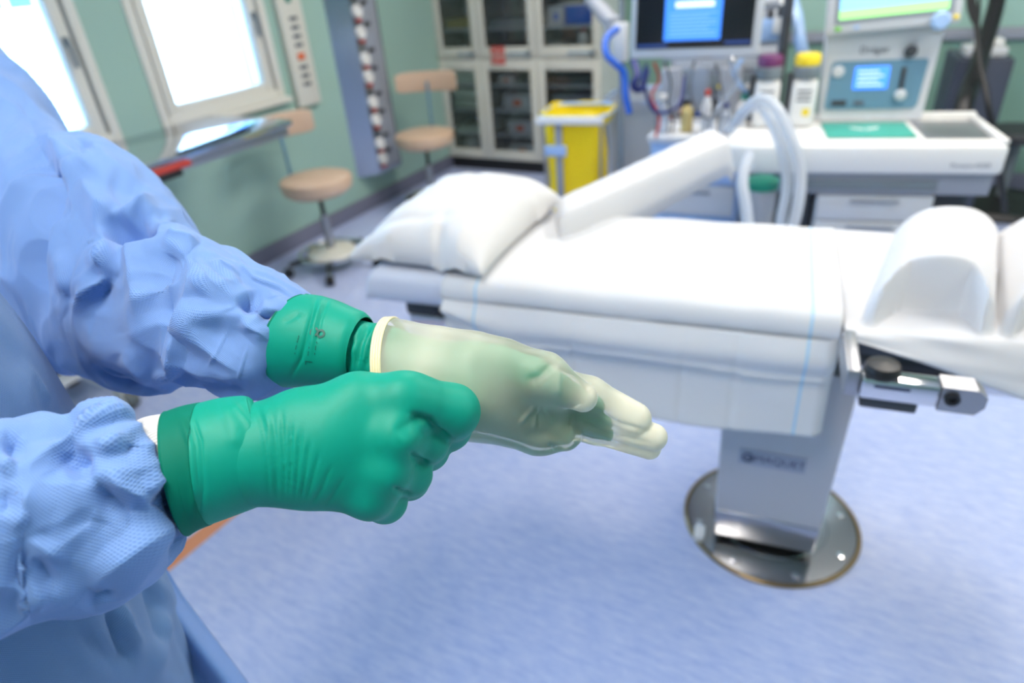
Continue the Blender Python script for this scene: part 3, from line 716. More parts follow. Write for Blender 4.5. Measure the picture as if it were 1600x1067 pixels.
# bottles, syringes, bags
def bottle(x, y, rr, h, m, capm, label, name='bottle', cat='bottle'):
    r = empty(name, at_cart(x, y, .8305), label=label, cat=cat, group='small supplies on the cart')
    MB().lathe([(rr * .9, 0), (rr, .006), (rr, h * .7), (rr * .55, h * .82), (rr * .45, h * .88)], 16).build('body', m, r)
    MB().lathe([(rr * .5, h * .8805), (rr * .55, h * .89), (rr * .55, h), (rr * .3, h * 1.01)], 14).build('cap', capm, r)
bottle(-.17, -.10, .035, .17, M_clear, M_plast, 'clear bottle at the left end of the supply cart')
bottle(-.06, -.08, .028, .14, M_kraft, M_black, 'amber bottle with black cap on the supply cart')
bottle(.03, -.11, .022, .19, M_lgrey, M_red, 'slim grey bottle with red cap on the supply cart')
bottle(.11, -.09, .032, .13, M_clear, M_navy, 'clear bottle with navy cap on the supply cart')
bottle(.185, -.06, .030, .16, M_plast, M_teal, 'white bottle with teal cap at the right end of the supply cart')
for k, (x, m, lab, h) in enumerate(((-.18, M_bagcloth, 'grey see-through bag hanging at the left of the cart rail', .22), (-.05, M_clear, 'clear drip bag hanging in the middle of the cart rail', .20), (.10, M_bagcloth, 'greyish drip bag hanging right of the middle on the cart rail', .24))):
    r = empty('drip_bag', at_cart(x, .16, 1.11), .1, label=lab, cat='drip bag', group='bags on the cart rail')
    MB().box((0, -.012, -.03 - h / 2), (.10, .03, h), .014, seg=3).build('pouch', m, r)
    MB().tube([(0, -.012, -.03), (0, -.016, 0), (0, 0, .016), (0, .016, 0)], .0035, 8).build('hook', M_chrome, r)
    MB().tube([(0, -.012, -.03 - h), (.01, -.03, -.05 - h)], .005, 8).build('port', M_red if k == 0 else M_blue, r)
gc = 'cables below the monitor'
cab = [((1010, 100), (1008, 140), (1025, 175), (1060, 165), (1070, 120), .008, M_navy, 'navy cable looping down under the monitor'),
       ((1085, 95), (1080, 150), (1105, 185), (1130, 160), (1118, 100), .006, M_inkgrey, 'grey cable loop under the middle of the monitor'),
       ((1140, 95), (1150, 130), (1125, 165), (1110, 195), (1120, 215), .012, M_clear, 'thick clear tube below the right half of the monitor'),
       ((1040, 98), (1048, 130), (1044, 160), (1052, 190), (1050, 205), .005, M_dark, 'black thin cable straight down under the monitor'),
       ((1160, 92), (1148, 115), (1162, 140), (1176, 150), (1168, 180), .010, M_ltblue, 'pale blue tube by the purple vaporiser'),
       ((1022, 98), (1030, 125), (1018, 150), (1030, 185), (1024, 215), .006, M_red, 'red thin lead under the left of the monitor')]
for c in cab:
    hose('cable', [U(x, y, d=2.85 + .03 * i) for i, (x, y) in enumerate(c[:5])], c[5], c[6], c[7], 'cable', gc)
hose('blue_hose', [U(965, 45, d=3.0), U(948, 60, d=2.98), U(948, 85, d=2.96), U(962, 100, d=2.96), U(975, 115, d=2.98), U(978, 150, d=3.0), U(984, 178, d=3.02)], .016, M_blue, 'bright blue hose curling beside the left edge of the monitor', 'hose', None)
hose('blue_hose', [U(990, 95, d=3.05), U(996, 115, d=3.0), U(990, 135, d=3.0), U(1002, 138, d=3.02), U(1010, 110, d=3.05)], .017, M_navy, 'dark blue coiled hose under the left corner of the monitor', 'hose', None)
r = empty('drip_pole', (*(U(972, 20, d=3.2)[:2]), 0), label='grey drip pole left of the monitor', cat='drip pole')
MB().tube([(0, 0, .05), (0, 0, 1.9)], .014, 12).build('pole', M_gasket, r)
MB().bb(-.035, .035, -.045, .02, 1.10, 1.28, .012).build('clamp', M_lgrey, r)
for k in range(5):
    an = 2 * math.pi * k / 5
    MB().tube([(0, 0, .075), (.15 * math.cos(an), .15 * math.sin(an), .045)], .012, 8).build('leg', M_gasket, r)
    MB().lathe([(.01, -.02), (.021, -.018), (.021, .018), (.01, .02)], 12, Matrix.Translation((.15 * math.cos(an), .15 * math.sin(an), .0215)) @ Matrix.Rotation(math.pi / 2, 4, 'X')).build('castor', M_black, r)
MB().tube([(-.06, 0, 1.93), (-.05, 0, 1.90), (.05, 0, 1.90), (.06, 0, 1.93)], .006, 8).build('hook', M_chrome, r)
# grey ceiling-arm behind the cabinet edge
q0, q1 = U(925, 0, d=3.7), U(960, 40, d=3.6)
r = empty('support_arm', q0, label='grey jointed equipment arm coming down beside the rightmost cabinet', cat='arm')
MB().tube([q0 + np.array([-.02, .05, ZC - q0[2] - .001]), q0 + np.array([-.02, .05, .25]), q0, (q0 + q1) / 2, q1], .045, 16).build('tube', M_grey, r, world=True)
MB().lathe([(.03, -.05), (.055, -.04), (.055, .04), (.03, .05)], 18, Matrix.Translation(Vector(q1))).build('joint', M_grey, r, world=True)
# to the right: dark rack, hanging black hose bundle, thin cable, dark round base
r = empty('equipment_rack', (.42, 4.62, 0), .1, label='dark slate equipment rack behind the anaesthesia column', cat='rack')
MB().bb(-.16, .10, -.2, .2, .08, .95, .01).build('body', mat('slate_plastic', srgb(62, 68, 84), .5), r)
MB().bb(-.15, .09, -.205, -.2005, .60, .61).bb(-.15, .09, -.205, -.2005, .35, .36).build('seam', M_black, r)
for sx in (-.12, .06):
    for sy in (-.15, .15): MB().lathe([(.015, 0), (.03, .005), (.03, .06), (.012, .0795)], 12, Matrix.Translation((sx, sy, 0))).build('foot', M_black, r)
r = empty('device', (.42, 4.62, .9505), .1, label='small white device with a handle on the dark rack', cat='device')
MB().bb(-.12, .07, -.15, .05, 0, .05, .012).build('body', M_lgrey, r)
MB().bb(-.08, .05, -.12, .0, .0505, .085, .012).build('head', M_plast, r)
hose('hose_bundle', [U(1564, -60, d=3.5), U(1558, 0, d=3.45), U(1546, 45, d=3.4), U(1535, 80, d=3.35), U(1528, 105, d=3.3), U(1515, 140, d=3.25), U(1505, 172, d=3.2), U(1498, 230, d=3.25), U(1490, 300, d=3.4), U(1490, 380, d=3.6)], .040, M_black, 'thick black hose bundle hanging down behind the worktop end', 'hose')
hose('cable', [U(1512, -60, d=3.3), U(1520, 0, d=3.25), U(1526, 40, d=3.2), U(1530, 90, d=3.15), U(1540, 140, d=3.1), U(1547, 180, d=3.1), U(1560, 240, d=3.2), U(1570, 330, d=3.5)], .013, M_black, 'black cable hanging in front of the black hose bundle', 'cable')
hose('cable', [U(1508, -60, d=3.3), U(1512, 0, d=3.27), U(1516, 22, d=3.25), U(1527, 40, d=3.24), U(1530, 0, d=3.27), U(1528, -60, d=3.3)], .008, M_black, 'short black cable loop above the black hose bundle', 'cable')
c0 = U(1560, 312, z=.05)
r = empty('pedestal_base', (c0[0], c0[1], 0), label='black round pedestal base on the floor behind the leg rolls', cat='pedestal')
MB().lathe([(.30, 0), (.31, .02), (.29, .05), (.10, .075), (.035, .08)], 36).build('base', M_black, r)
MB().tube([(0, 0, .081), (0, 0, .42)], .03, 14).build('column', M_gasket, r)
MB().lathe([(.05, .4205), (.17, .43), (.18, .47), (.16, .49), (.001, .495)], 30).build('seat', M_dark, r)
c0 = U(1560, 262, d=3.6)
# orange marking strip on the floor near the gown
a_, b_ = U(232, 905, z=0.0), U(350, 808, z=0.0)
dirv = (b_ - a_) / np.linalg.norm(b_ - a_); nv = np.array([-dirv[1], dirv[0], 0])
a_ = a_ - dirv * .35
mb = MB(); w_ = .032
mb.add([a_ - nv * w_, b_ - nv * w_ + dirv * .3, b_ + nv * w_ + dirv * .3, a_ + nv * w_] + [p + np.array([0, 0, .0012]) for p in (a_ - nv * w_, b_ - nv * w_ + dirv * .3, b_ + nv * w_ + dirv * .3, a_ + nv * w_)],
       [(3, 2, 1, 0), (4, 5, 6, 7), (0, 1, 5, 4), (1, 2, 6, 5), (2, 3, 7, 6), (3, 0, 4, 7)])
tag(mb.build('floor_marking', mat('orange_floor_tape', srgb(226, 150, 104), .5), smooth=0), 'orange tape strip stuck on the blue floor beside the gown', 'floor tape')

# ------------------------------------------------------------------ operating table
TA = math.radians(7.6)
TB = (-.09, 1.65)
def sheet_mat(name, col, stripes, rough=0.75):
    """white woven drape with thin pale blue printed lines at given x of the table"""
    m = mat(name, col, rough, sheen=0.1); nt = m.node_tree; N = nt.nodes; L = nt.links; b = N['Principled BSDF']
    tc = N.new('ShaderNodeTexCoord'); sp = N.new('ShaderNodeSeparateXYZ'); L.new(tc.outputs['Object'], sp.inputs[0])
    acc = None
    for s in stripes:
        c = N.new('ShaderNodeMath'); c.operation = 'COMPARE'; c.inputs[1].default_value = s; c.inputs[2].default_value = .0035
        L.new(sp.outputs['X'], c.inputs[0])
        if acc is None: acc = c
        else:
            a = N.new('ShaderNodeMath'); a.operation = 'MAXIMUM'; L.new(acc.outputs[0], a.inputs[0]); L.new(c.outputs[0], a.inputs[1]); acc = a
    if acc is not None:
        mx = N.new('ShaderNodeMix'); mx.data_type = 'RGBA'; mx.inputs['A'].default_value = (*col, 1); mx.inputs['B'].default_value = (*srgb(178, 212, 232), 1)
        L.new(acc.outputs[0], mx.inputs['Factor']); L.new(mx.outputs['Result'], b.inputs['Base Color'])
    wv = N.new('ShaderNodeTexNoise'); wv.inputs['Scale'].default_value = 420; wv.inputs['Detail'].default_value = 2
    n2 = N.new('ShaderNodeTexNoise'); n2.inputs['Scale'].default_value = 9; n2.inputs['Detail'].default_value = 3
    L.new(tc.outputs['Object'], wv.inputs['Vector']); L.new(tc.outputs['Object'], n2.inputs['Vector'])
    ad = N.new('ShaderNodeMath'); ad.operation = 'MULTIPLY_ADD'; ad.inputs[1].default_value = .06
    L.new(wv.outputs['Fac'], ad.inputs[0]); L.new(n2.outputs['Fac'], ad.inputs[2])
    bp = N.new('ShaderNodeBump'); bp.inputs['Strength'].default_value = .35; bp.inputs['Distance'].default_value = .006
    L.new(ad.outputs[0], bp.inputs['Height']); L.new(bp.outputs['Normal'], b.inputs['Normal'])
    return m
M_sheet = sheet_mat('white_drape', (.72, .725, .73), [-.005, -.80])
M_sheetp = sheet_mat('white_drape_plain', (.70, .70, .71), [])
M_pillow = sheet_mat('white_pillowcase', (.76, .745, .72), [])
ot = empty('operating_table', (*TB, 0), TA, label='operating table on a steel column over a round floor plate', cat='operating table')
# floor plate
MB().tube([(.256 * math.cos(2 * math.pi * k / 72), .256 * math.sin(2 * math.pi * k / 72), .006) for k in range(72)], .0065, 10, closed=True).build('floor_plate_rim', mat('brass_ring', (.26, .19, .10), .35, 1.0), ot)
MB().lathe([(.2485, .0), (.2485, .008), (.17, .0085), (.168, .0065), (.160, .0065), (.158, .0085), (.001, .0085)], 64).build('floor_plate', mat('polished_plate', (.42, .42, .42), .16, 1.0, bump=.02, bscale=20), ot)
for k in range(8):
    an = math.radians(20 + 45 * k)
    MB().lathe([(.011, .0086), (.011, .0106), (.006, .0112), (.001, .0112)], 14, Matrix.Translation((.222 * math.cos(an), .222 * math.sin(an), 0))).build('screw', M_chrome, ot)
# column: a wide sleeve, tapering slightly towards the floor, over a narrower foot
def frustum(x0, x1, y0, y1, z0, z1, tx, ty, bev=.006):
    bm = bmesh.new(); bmesh.ops.create_cube(bm, size=1)
    for v in bm.verts:
        s = 1 if v.co.z > 0 else 0
        cx, cy = (x0 + x1) / 2, (y0 + y1) / 2
        v.co = Vector((cx + v.co.x * ((x1 - x0) + 2 * tx * s), cy + v.co.y * ((y1 - y0) + 2 * ty * s), z1 if s else z0))
    bmesh.ops.bevel(bm, geom=list(bm.edges), offset=bev, segments=3, profile=.5, affect='EDGES'); bm.verts.index_update()
    r_ = ([tuple(v.co) for v in bm.verts], [[v.index for v in f.verts] for f in bm.faces]); bm.free(); return r_
MB().add(*frustum(-.158, .122, -.134, .15, .03, .135, .004, .004)).build('column_foot', M_steel, ot)
cs = MB().add(*frustum(-.163, .126, -.139, .155, .1355, .66, .012, .006)).build('column', mat('column_panel', srgb(200, 199, 204), .42, .0, bump=.03, bscale=250), ot)
MB().bb(-.14, .10, -.12, .14, .012, .0295).build('column_socket', M_black, ot)
MB().bb(-.115, .055, -.1446, -.1405, .335, .385, .0004, Matrix.Rotation(math.radians(-.0), 4, 'X')).build('name_plate', mat('pale_name_plate', srgb(168, 174, 190), .4, .3), cs)
lettering('lettering', 'MAQUET', .032, M_ink, cs, Matrix.Translation((-.010, -.1452, .360)) @ Matrix.Rotation(math.pi / 2, 4, 'X'))
Q = [(-.092 + .013 * math.cos(2 * math.pi * k / 24), -.1452, .360 + .013 * math.sin(2 * math.pi * k / 24)) for k in range(24)]
MB().tube(Q, .0028, 6, closed=True).bb(-.095, -.080, -.1460, -.1448, .3575, .3625).build('emblem', M_ink, cs)
MB().bb(-.215, -.185, -.16, -.11, .009, .035, .004).build('pedal', M_plast, ot)
# frame and side rails
MB().bb(-1.05, .60, -.235, .235, .745, .785, .008).build('table_frame', M_dark, ot)
MB().bb(-.12, .10, -.11, .13, .66, .7449, .01).build('column_head', M_dark, ot)
for s in (-1, 1):
    MB().bb(-1.02, .04, s * .262 - .006, s * .262 + .006, .735, .765, .002).build('side_rail', M_chrome, ot)
    MB().bb(.13, .55, s * .262 - .006, s * .262 + .006, .735, .765, .002).build('side_rail', M_chrome, ot)
    for x in (-.95, -.5, .0, .16, .5):
        MB().tube([(x, s * .235, .75), (x, s * .256, .75)], .010, 10).build('rail_spacer', M_steelrough, ot)
# mattress sections (edges show at the head)
for k, z_ in enumerate((.790, .835)):
    MB().bb(-1.13, -.74, -.262, .262, z_, z_ + .043, .018).build('head_pad', M_ltblue if k == 1 else M_plast, ot)
MB().bb(-.73, .06, -.265, .265, .787, .868, .02).build('mattress', M_dark, ot)
MB().bb(.075, .62, -.262, .262, .787, .855, .02).build('leg_pad', M_dark, ot)
# clamp on the rail at the right
cl = empty('rail_clamp', U(1418, 607, d=1.13), TA, label='chrome rail clamp with a black knob below the leg section', cat='clamp')
MB().bb(-.075, .045, -.02, .02, -.020, .022, .006).build('block', M_chrome, cl)
MB().prism([(.0455, -.024), (.10, -.024), (.112, -.008), (.112, .012), (.096, .024), (.0455, .024)], .04, Matrix.Translation((0, .020, 0)) @ Matrix.Rotation(math.pi / 2, 4, 'X')).build('grip', M_steelrough, cl)
MB().lathe([(.012, 0), (.012, .006), (.006, .006), (.006, .001)], 18, Matrix.Translation((.062, -.0201, .004)) @ Matrix.Rotation(math.pi / 2, 4, 'X')).build('screw', M_black, cl)
MB().lathe([(.026, 0), (.030, .008), (.026, .022), (.001, .026)], 20, Matrix.Translation((-.045, .0, .0222))).build('knob', M_black, cl)
MB().bb(-.055, .0, -.0206, -.0201, .006, .012).build('print', M_ink, cl)
MB().bb(-.10, -.0755, -.012, .14, -.025, .03, .006).build('jaw', M_steelrough, cl)
MB().bb(-.07, .02, -.012, .02, -.044, -.0205, .004).build('spacer', M_dark, cl)
tm = wm(ot)
def tw(x, y, z): return tm @ Vector((x, y, z))

# ---- drapes
def nz(x, y, z, s=1.0): return noise.noise(Vector((x * s, y * s, z * s)))
def cloth(name, rows, m, label, thick=.0016, cat='drape', parentloc=None, sub=0):
    r = MB(); r.grid(rows)
    o = r.build(name, m, None, smooth=70)
    o.location = (*TB, 0); o.rotation_euler = (0, 0, TA)
    thin_solid(o, thick)
    if sub:
        s = o.modifiers.new('s', 'SUBSURF'); s.levels = sub; s.render_levels = sub
    return tag(o, label, cat)
# main sheet: over the mattress, tucked at the front, then hanging in a bulge below the mattress edge
rows = []
nx = 130
for i in range(nx + 1):
    x = -.90 + .955 * i / nx
    e = i / nx
    prof = [(.300, .60), (.298, .70), (.292, .80), (.290, .845), (.284, .868), (.262, .884), (.235, .888)]
    prof += [(.235 - .47 * k / 26, .888) for k in range(1, 26)]
    prof += [(-.235, .888), (-.258, .886), (-.275, .876), (-.284, .858), (-.284, .840), (-.276, .822), (-.268, .812)]
    rw = []
    for j, (y, z) in enumerate(prof):
        wy = .004 * nz(x * 3, y * 2, 0, 2) ; dz = .0035 * nz(x * 4 + 3, y * 5, 1.0, 2.2) + .002 * nz(x * 14, y * 4, 5.0)
        if y < -.22: wy += .004 * nz(x * 5, 7.0, 0) - .006 * math.exp(-((x + .82) / .05) ** 2); dz += .003 * nz(x * 9, z * 20, 3)
        if abs(y) < .23: dz += .003 * max(0, 1 - abs(((x + 1.4) % .19) - .095) / .012) * .5
        rw.append((x, y + wy, z + dz))
    rows.append(rw)
cloth('table_sheet', rows, M_sheet, 'white sheet with pale blue line spread smoothly over the operating table')
rows = []
nx = 150; nj = 44
for i in range(nx + 1):
    e = i / nx; x = -.895 + .952 * e
    rw = []
    hem = .548 + .03 * e + (.0) + .006 * math.sin(x * 9)
    hem += .20 * max(0, 1 - e / .20) ** 1.3       # the left end is gathered up
    for j in range(nj + 1):
        t_ = j / nj
        z = .835 + (hem - .835) * t_
        bulge = .030 * math.exp(-((t_ - .20) / .17) ** 2) + .014 * t_
        y = -.282 - bulge
        w_ = .35 + .65 * math.sin(min(1, t_ * 3) * math.pi / 2)
        y -= .010 * nz(x * 2.2, t_ * 1.2, 2.0) * w_ + .006 * nz(x * 6, t_ * 2.5, 9.0) * w_
        # horizontal fold crease where the sheet was folded, with sagging scallops
        cr = .40 + .035 * math.sin(x * 7 + 1) + .03 * nz(x * 4, 0, 1)
        s = (t_ - cr)
        y -= .010 * math.exp(-(s / .05) ** 2) * (1 if s < 0 else .25)
        y -= .012 * math.exp(-((x - .045) / .02) ** 2) * 0
        for fx_ in (-.54, -.27, -.15):
            y += .004 * math.exp(-((x - fx_) / .006) ** 2) * w_
        rr = max(0, (x - .03) / .027); y += .022 * rr ** 2
        rw.append((x, y, z))
    rows.append(rw)
cloth('side_drape', rows, M_sheet, 'white side sheet hanging from the table edge in front of the column')
# hidden head end: the white pad cover
rows = []
for i in range(60):
    x = -1.145 + .42 * i / 59
    rw = []
    pr = [(-.262, .800), (-.274, .812), (-.276, .835), (-.276, .862), (-.268, .880), (-.24, .886)] + [(-.24 + .48 * k / 14, .887) for k in range(1, 14)] + [(.24, .886), (.27, .878), (.276, .84), (.268, .80)]
    rr = max(0, 1 - (x + 1.145) / .035)
    for (y, z) in pr:
        k = 1 - .35 * rr ** 3 * (z > .8); zz_ = .80 + (z - .80) * (1 - .9 * rr ** 3)
        rw.append((x - .0 * rr, y + .004 * nz(x * 6, z * 8, 2), zz_ + .004 * nz(x * 5, y * 6, 0)))
    rows.append(rw)
cloth('head_sheet', rows, sheet_mat('bluish_white_cover', (.70, .74, .84), []), 'bluish white cover on the head end under the pillow')
rows = []
# leg-section drape: rises over two rolls side by side, its near edge sagging in a swag
def rollz(x, y):
    zt = .872
    out = zt
    for (cx, w, h) in ((.212 + (y + .25) * .22, .118, .112), (.458 + (y + .25) * .19, .118, .112)):
        q = abs(x - cx) / w
        if q < 1:
            f_ = (1 - q ** 2.4) ** .55
            y0 = -.185 - .077 * min(1, max(0, (q - .45) / .35)) ** 1.5        # hollow end, cloth flaring out beside it
            taper = min(1, max(0, (y - y0) / .035)) ** .7 * min(1, max(0, (.30 - y) / .08)) ** .5
            out = max(out, zt + h * f_ * taper * (1 - .12 * ((y - .0) / .27)))
    return out
ny = 90; nx = 150
for i in range(nx + 1):
    x = .058 + .60 * i / nx; rw = []
    for j in range(ny + 1):
        y = -.285 + .57 * j / ny
        z = rollz(x, y) + .003 * nz(x * 9, y * 9, 2) + .006 * nz(x * 4, y * 3, 7)
        rw.append((x, y, z))
    sag = []
    e = i / nx
    hang = .012 + .085 * min(1, e / .55)
    for j in range(16, 0, -1):
        t_ = j / 16
        y = -.287 - .030 * math.sin(t_ * math.pi * .55) - .035 * e * t_ - .008 * nz(x * 6, t_ * 3, 4)
        z = rollz(x, -.285) - hang * t_ ** 1.1 + .006 * math.sin(t_ * 7 + x * 5) * t_
        sag.append((x, y, z))
    bk = [(x, .29 + .004 * k, rollz(x, .285) - .035 * k) for k in range(1, 5)]
    rows.append(sag + rw + bk)
cloth('leg_drape', rows, M_sheetp, 'white drape over two leg rolls with its near edge sagging')
# arm board reaching away from the far side, draped
ar = empty('arm_board', (0, 0, 0), label='arm board wrapped in white cloth slanting away from the table', cat='arm board')
A0 = [U(880, 306, z=.955), U(888, 332, z=.955)]; A1 = [U(1108, 202, z=1.0), U(1137, 219, z=1.0)]
c0, c1 = (A0[0] + A0[1]) / 2, (A1[0] + A1[1]) / 2
ar.location = Vector((float(c0[0]), float(c0[1]), 0))
rows = []
n = 40
for i in range(n + 1):
    e = i / n
    l, r_ = A0[0] * (1 - e) + A1[0] * e, A0[1] * (1 - e) + A1[1] * e
    drop = .135 + .01 * math.sin(e * 5)
    ctr = (l + r_) / 2; hv = (r_ - l) / 2
    rw = []
    for (k, dz) in [(-1.02, -drop), (-1.06, -drop * .6), (-1.05, -.03), (-1.0, -.008), (-.9, 0), (-.5, .003), (0, .003), (.5, .002), (.9, 0), (1.0, -.008), (1.05, -.03), (1.08, -drop * .55), (1.05, -drop)]:
        w_ = .004 * nz(e * 9 + k, dz * 30, 1)
        rw.append(ctr + hv * (k + w_ * 5) + np.array([0, 0, dz + w_]))
    rows.append(rw)
dirn = (c1 - c0) / np.linalg.norm(c1 - c0)
for (s, dz_, sh) in ((.012, -.004, .99), (.03, -.05, .98), (.05, -.10, .95), (.055, -.15, .9)):
    rows.append([p + dirn * s + np.array([0, 0, 1]) * dz_ * (1 if abs(i - 6) < 5 else .35) for i, p in enumerate(rows[n])])
_r0 = rows[0]
rows = [[p - dirn * s + np.array([0, 0, 1]) * dz_ * (1 if abs(i - 6) < 5 else .3) for i, p in enumerate(_r0)] for (s, dz_) in ((.045, -.12), (.04, -.06), (.03, -.012))] + rows
mb = MB(); mb.grid(rows); o = mb.build('cloth_cover', M_sheetp, ar, world=True, smooth=60); thin_solid(o, .002)
e0, e1 = c0 + np.array([0, 0, -.03]), c1 + np.array([0, 0, -.03])
mb = MB()
hv0 = (A0[1] - A0[0]) / 2 * .9; hv1 = (A1[1] - A1[0]) / 2 * .9
vs = [e0 - hv0, e0 + hv0, e1 + hv1, e1 - hv1]; vs += [p - np.array([0, 0, .03]) for p in vs]
mb.add(vs, [(0, 1, 2, 3), (7, 6, 5, 4), (0, 4, 5, 1), (1, 5, 6, 2), (2, 6, 7, 3), (3, 7, 4, 0)]); mb.build('board', M_dark, ar, world=True, smooth=0)
_b = c0 + dirn * .22; MB().tube([_b + np.array([0, 0, -.061]), _b + np.array([0, 0, -.20]), _b * np.array([1, 1, 0]) + np.array([.02, -.10, .745]), Vector(tw(-.55, .275, .75))], .016, 10).build('bracket', M_steelrough, ar, world=True)
# ---- pillow
pl = empty('pillow', tuple(tw(-.965, .02, .888)), TA + math.radians(-4), label='plump white pillow lying on the head end of the table', cat='pillow')
rows = []
nu, nv = 64, 64
def pill(u, v, top):
    """u along the table, v across; a stuffed rectangular case with pinched corners"""
    hx, hy = .205, .285
    k = (1 - abs(u) ** 3.2) * (1 - abs(v) ** 3.6)
    th_ = max(0, k) ** .45
    x = u * hx * (1 - .07 * (1 - abs(v) ** 2) * abs(u) ** 3 + .03 * abs(v) ** 4)
    y = v * hy * (1 - .06 * (1 - abs(u) ** 2) * abs(v) ** 3 + .03 * abs(u) ** 4)
    z = (.118 * th_ * (1 + .12 * v) if top else -.012 * th_) + .022
    if top:
        z += .012 * nz(u * 1.6 + 2, v * 1.6, 4) * th_ + .006 * nz(u * 4, v * 4, 1) * th_
        # wrinkles running in from the near corner
        for (u0, v0, u1, v1, am, wd) in ((-.9, -.75, .3, -.55, -.012, .07), (.35, -.98, .15, -.5, -.013, .07), (.6, -.95, .5, -.3, .010, .08), (-.5, -.98, -.2, -.6, .008, .09), (.9, .5, .4, .2, -.007, .1)):
            dx, dy = u1 - u0, v1 - v0; L2 = dx * dx + dy * dy
            t_ = max(0, min(1, ((u - u0) * dx + (v - v0) * dy) / L2))
            ds = math.hypot(u - u0 - t_ * dx, v - v0 - t_ * dy)
            z += am * math.exp(-(ds / wd) ** 2) * (1 - .6 * t_)
    else:
        z = max(z, .004)
    return (x, y, z)
for i in range(nu + 1):
    u_ = -1 + 2 * i / nu
    rows.append([pill(u_, -1 + 2 * j / nv, True) for j in range(nv + 1)])
mb = MB(); mb.grid(rows, flip=True)
rows2 = [[pill(-1 + 2 * i / nu, -1 + 2 * j / nv, False) for j in range(nv + 1)] for i in range(nu + 1)]
mb.grid(rows2)
o = mb.build('pillow_case', M_pillow, pl, smooth=80)
bm = bmesh.new(); bm.from_mesh(o.data); bmesh.ops.remove_doubles(bm, verts=bm.verts, dist=.0006); bmesh.ops.recalc_face_normals(bm, faces=bm.faces); bm.to_mesh(o.data); bm.free()
MB().bb(.150, .156, -.20, .20, .020, .026, .002).build('seam', M_pillow, pl)

# ------------------------------------------------------------------ the person: gown, gloves
def gown_mat(name, c0, c1):
    m = mat(name, c0, .62, sheen=.25, spec=.35); nt = m.node_tree; N = nt.nodes; L = nt.links; b = N['Principled BSDF']
    tc = N.new('ShaderNodeTexCoord'); mp = N.new('ShaderNodeMapping'); mp.inputs['Rotation'].default_value = (0, 0, math.radians(40)); mp.inputs['Scale'].default_value = (1, 1, 1)
    L.new(tc.outputs['UV'], mp.inputs[0])
    vo = N.new('ShaderNodeTexVoronoi'); vo.voronoi_dimensions = '2D'; vo.inputs['Scale'].default_value = 640; vo.inputs['Randomness'].default_value = .0
    L.new(mp.outputs[0], vo.inputs['Vector'])
    rp = N.new('ShaderNodeValToRGB'); e = rp.color_ramp.elements; e[0].position = .22; e[0].color = (*c1, 1); e[1].position = .42; e[1].color = (*c0, 1)
    L.new(vo.outputs['Distance'], rp.inputs[0]); L.new(rp.outputs[0], b.inputs['Base Color'])
    n2 = N.new('ShaderNodeTexNoise'); n2.inputs['Scale'].default_value = 45; n2.inputs['Detail'].default_value = 4; L.new(tc.outputs['UV'], n2.inputs['Vector'])
    ad = N.new('ShaderNodeMath'); ad.operation = 'MULTIPLY_ADD'; ad.inputs[1].default_value = .9; L.new(n2.outputs['Fac'], ad.inputs[0]); L.new(vo.outputs['Distance'], ad.inputs[2])
    bp = N.new('ShaderNodeBump'); bp.inputs['Strength'].default_value = .5; bp.inputs['Distance'].default_value = .0012
    L.new(ad.outputs[0], bp.inputs['Height']); L.new(bp.outputs['Normal'], b.inputs['Normal'])
    # the thin nonwoven lets some light through
    tl = N.new('ShaderNodeBsdfTranslucent'); tl.inputs[0].default_value = (*[min(1, c * 1.1) for c in c0], 1)
    mx = N.new('ShaderNodeMixShader'); mx.inputs[0].default_value = .07
    L.new(b.outputs[0], mx.inputs[1]); L.new(tl.outputs[0], mx.inputs[2]); L.new(mx.outputs[0], N['Material Output'].inputs[0])
    return m
M_gown = gown_mat('blue_nonwoven_gown', srgb(126, 165, 224), srgb(104, 146, 212))
M_gownshade = gown_mat('blue_gown_shaded', srgb(104, 144, 192), srgb(88, 128, 180))  # gown blue darkened and greyed, shade of the torso put into the colour
def glove_mat():
    m = mat('green_glove_rubber', srgb(0, 152, 128), .5, spec=.28, bump=.06, bscale=900, var=.06, vscale=40)
    return m
M_glove = glove_mat()
M_glovedk = mat('green_glove_edge', srgb(0, 116, 94), .6, spec=.15)
M_knit = mat('white_knit', (.80, .78, .74), .85)
def knit_bump(m, scale):
    nt = m.node_tree; N = nt.nodes; L = nt.links; b = N['Principled BSDF']
    tc = N.new('ShaderNodeTexCoord'); wv = N.new('ShaderNodeTexWave'); wv.bands_direction = 'Y'; wv.inputs['Scale'].default_value = scale; wv.inputs['Distortion'].default_value = .4
    L.new(tc.outputs['UV'], wv.inputs['Vector']); bp = N.new('ShaderNodeBump'); bp.inputs['Strength'].default_value = .6; bp.inputs['Distance'].default_value = .001
    L.new(wv.outputs['Fac'], bp.inputs['Height']); L.new(bp.outputs['Normal'], b.inputs['Normal'])
knit_bump(M_knit, 130)
M_latex = film('cream_latex_film', (.92, .90, .73), .60, .38, .25, .05)
_n = M_latex.node_tree.nodes; _a = _n.new('ShaderNodeAttribute'); _a.attribute_name = 'wall'
M_latex.node_tree.links.new(_a.outputs['Fac'], [x for x in _n if x.type == 'MIX_SHADER'][1].inputs[0])
M_latexrim = mat('cream_latex_rim', srgb(240, 228, 186), .45, bump=.1, bscale=400)

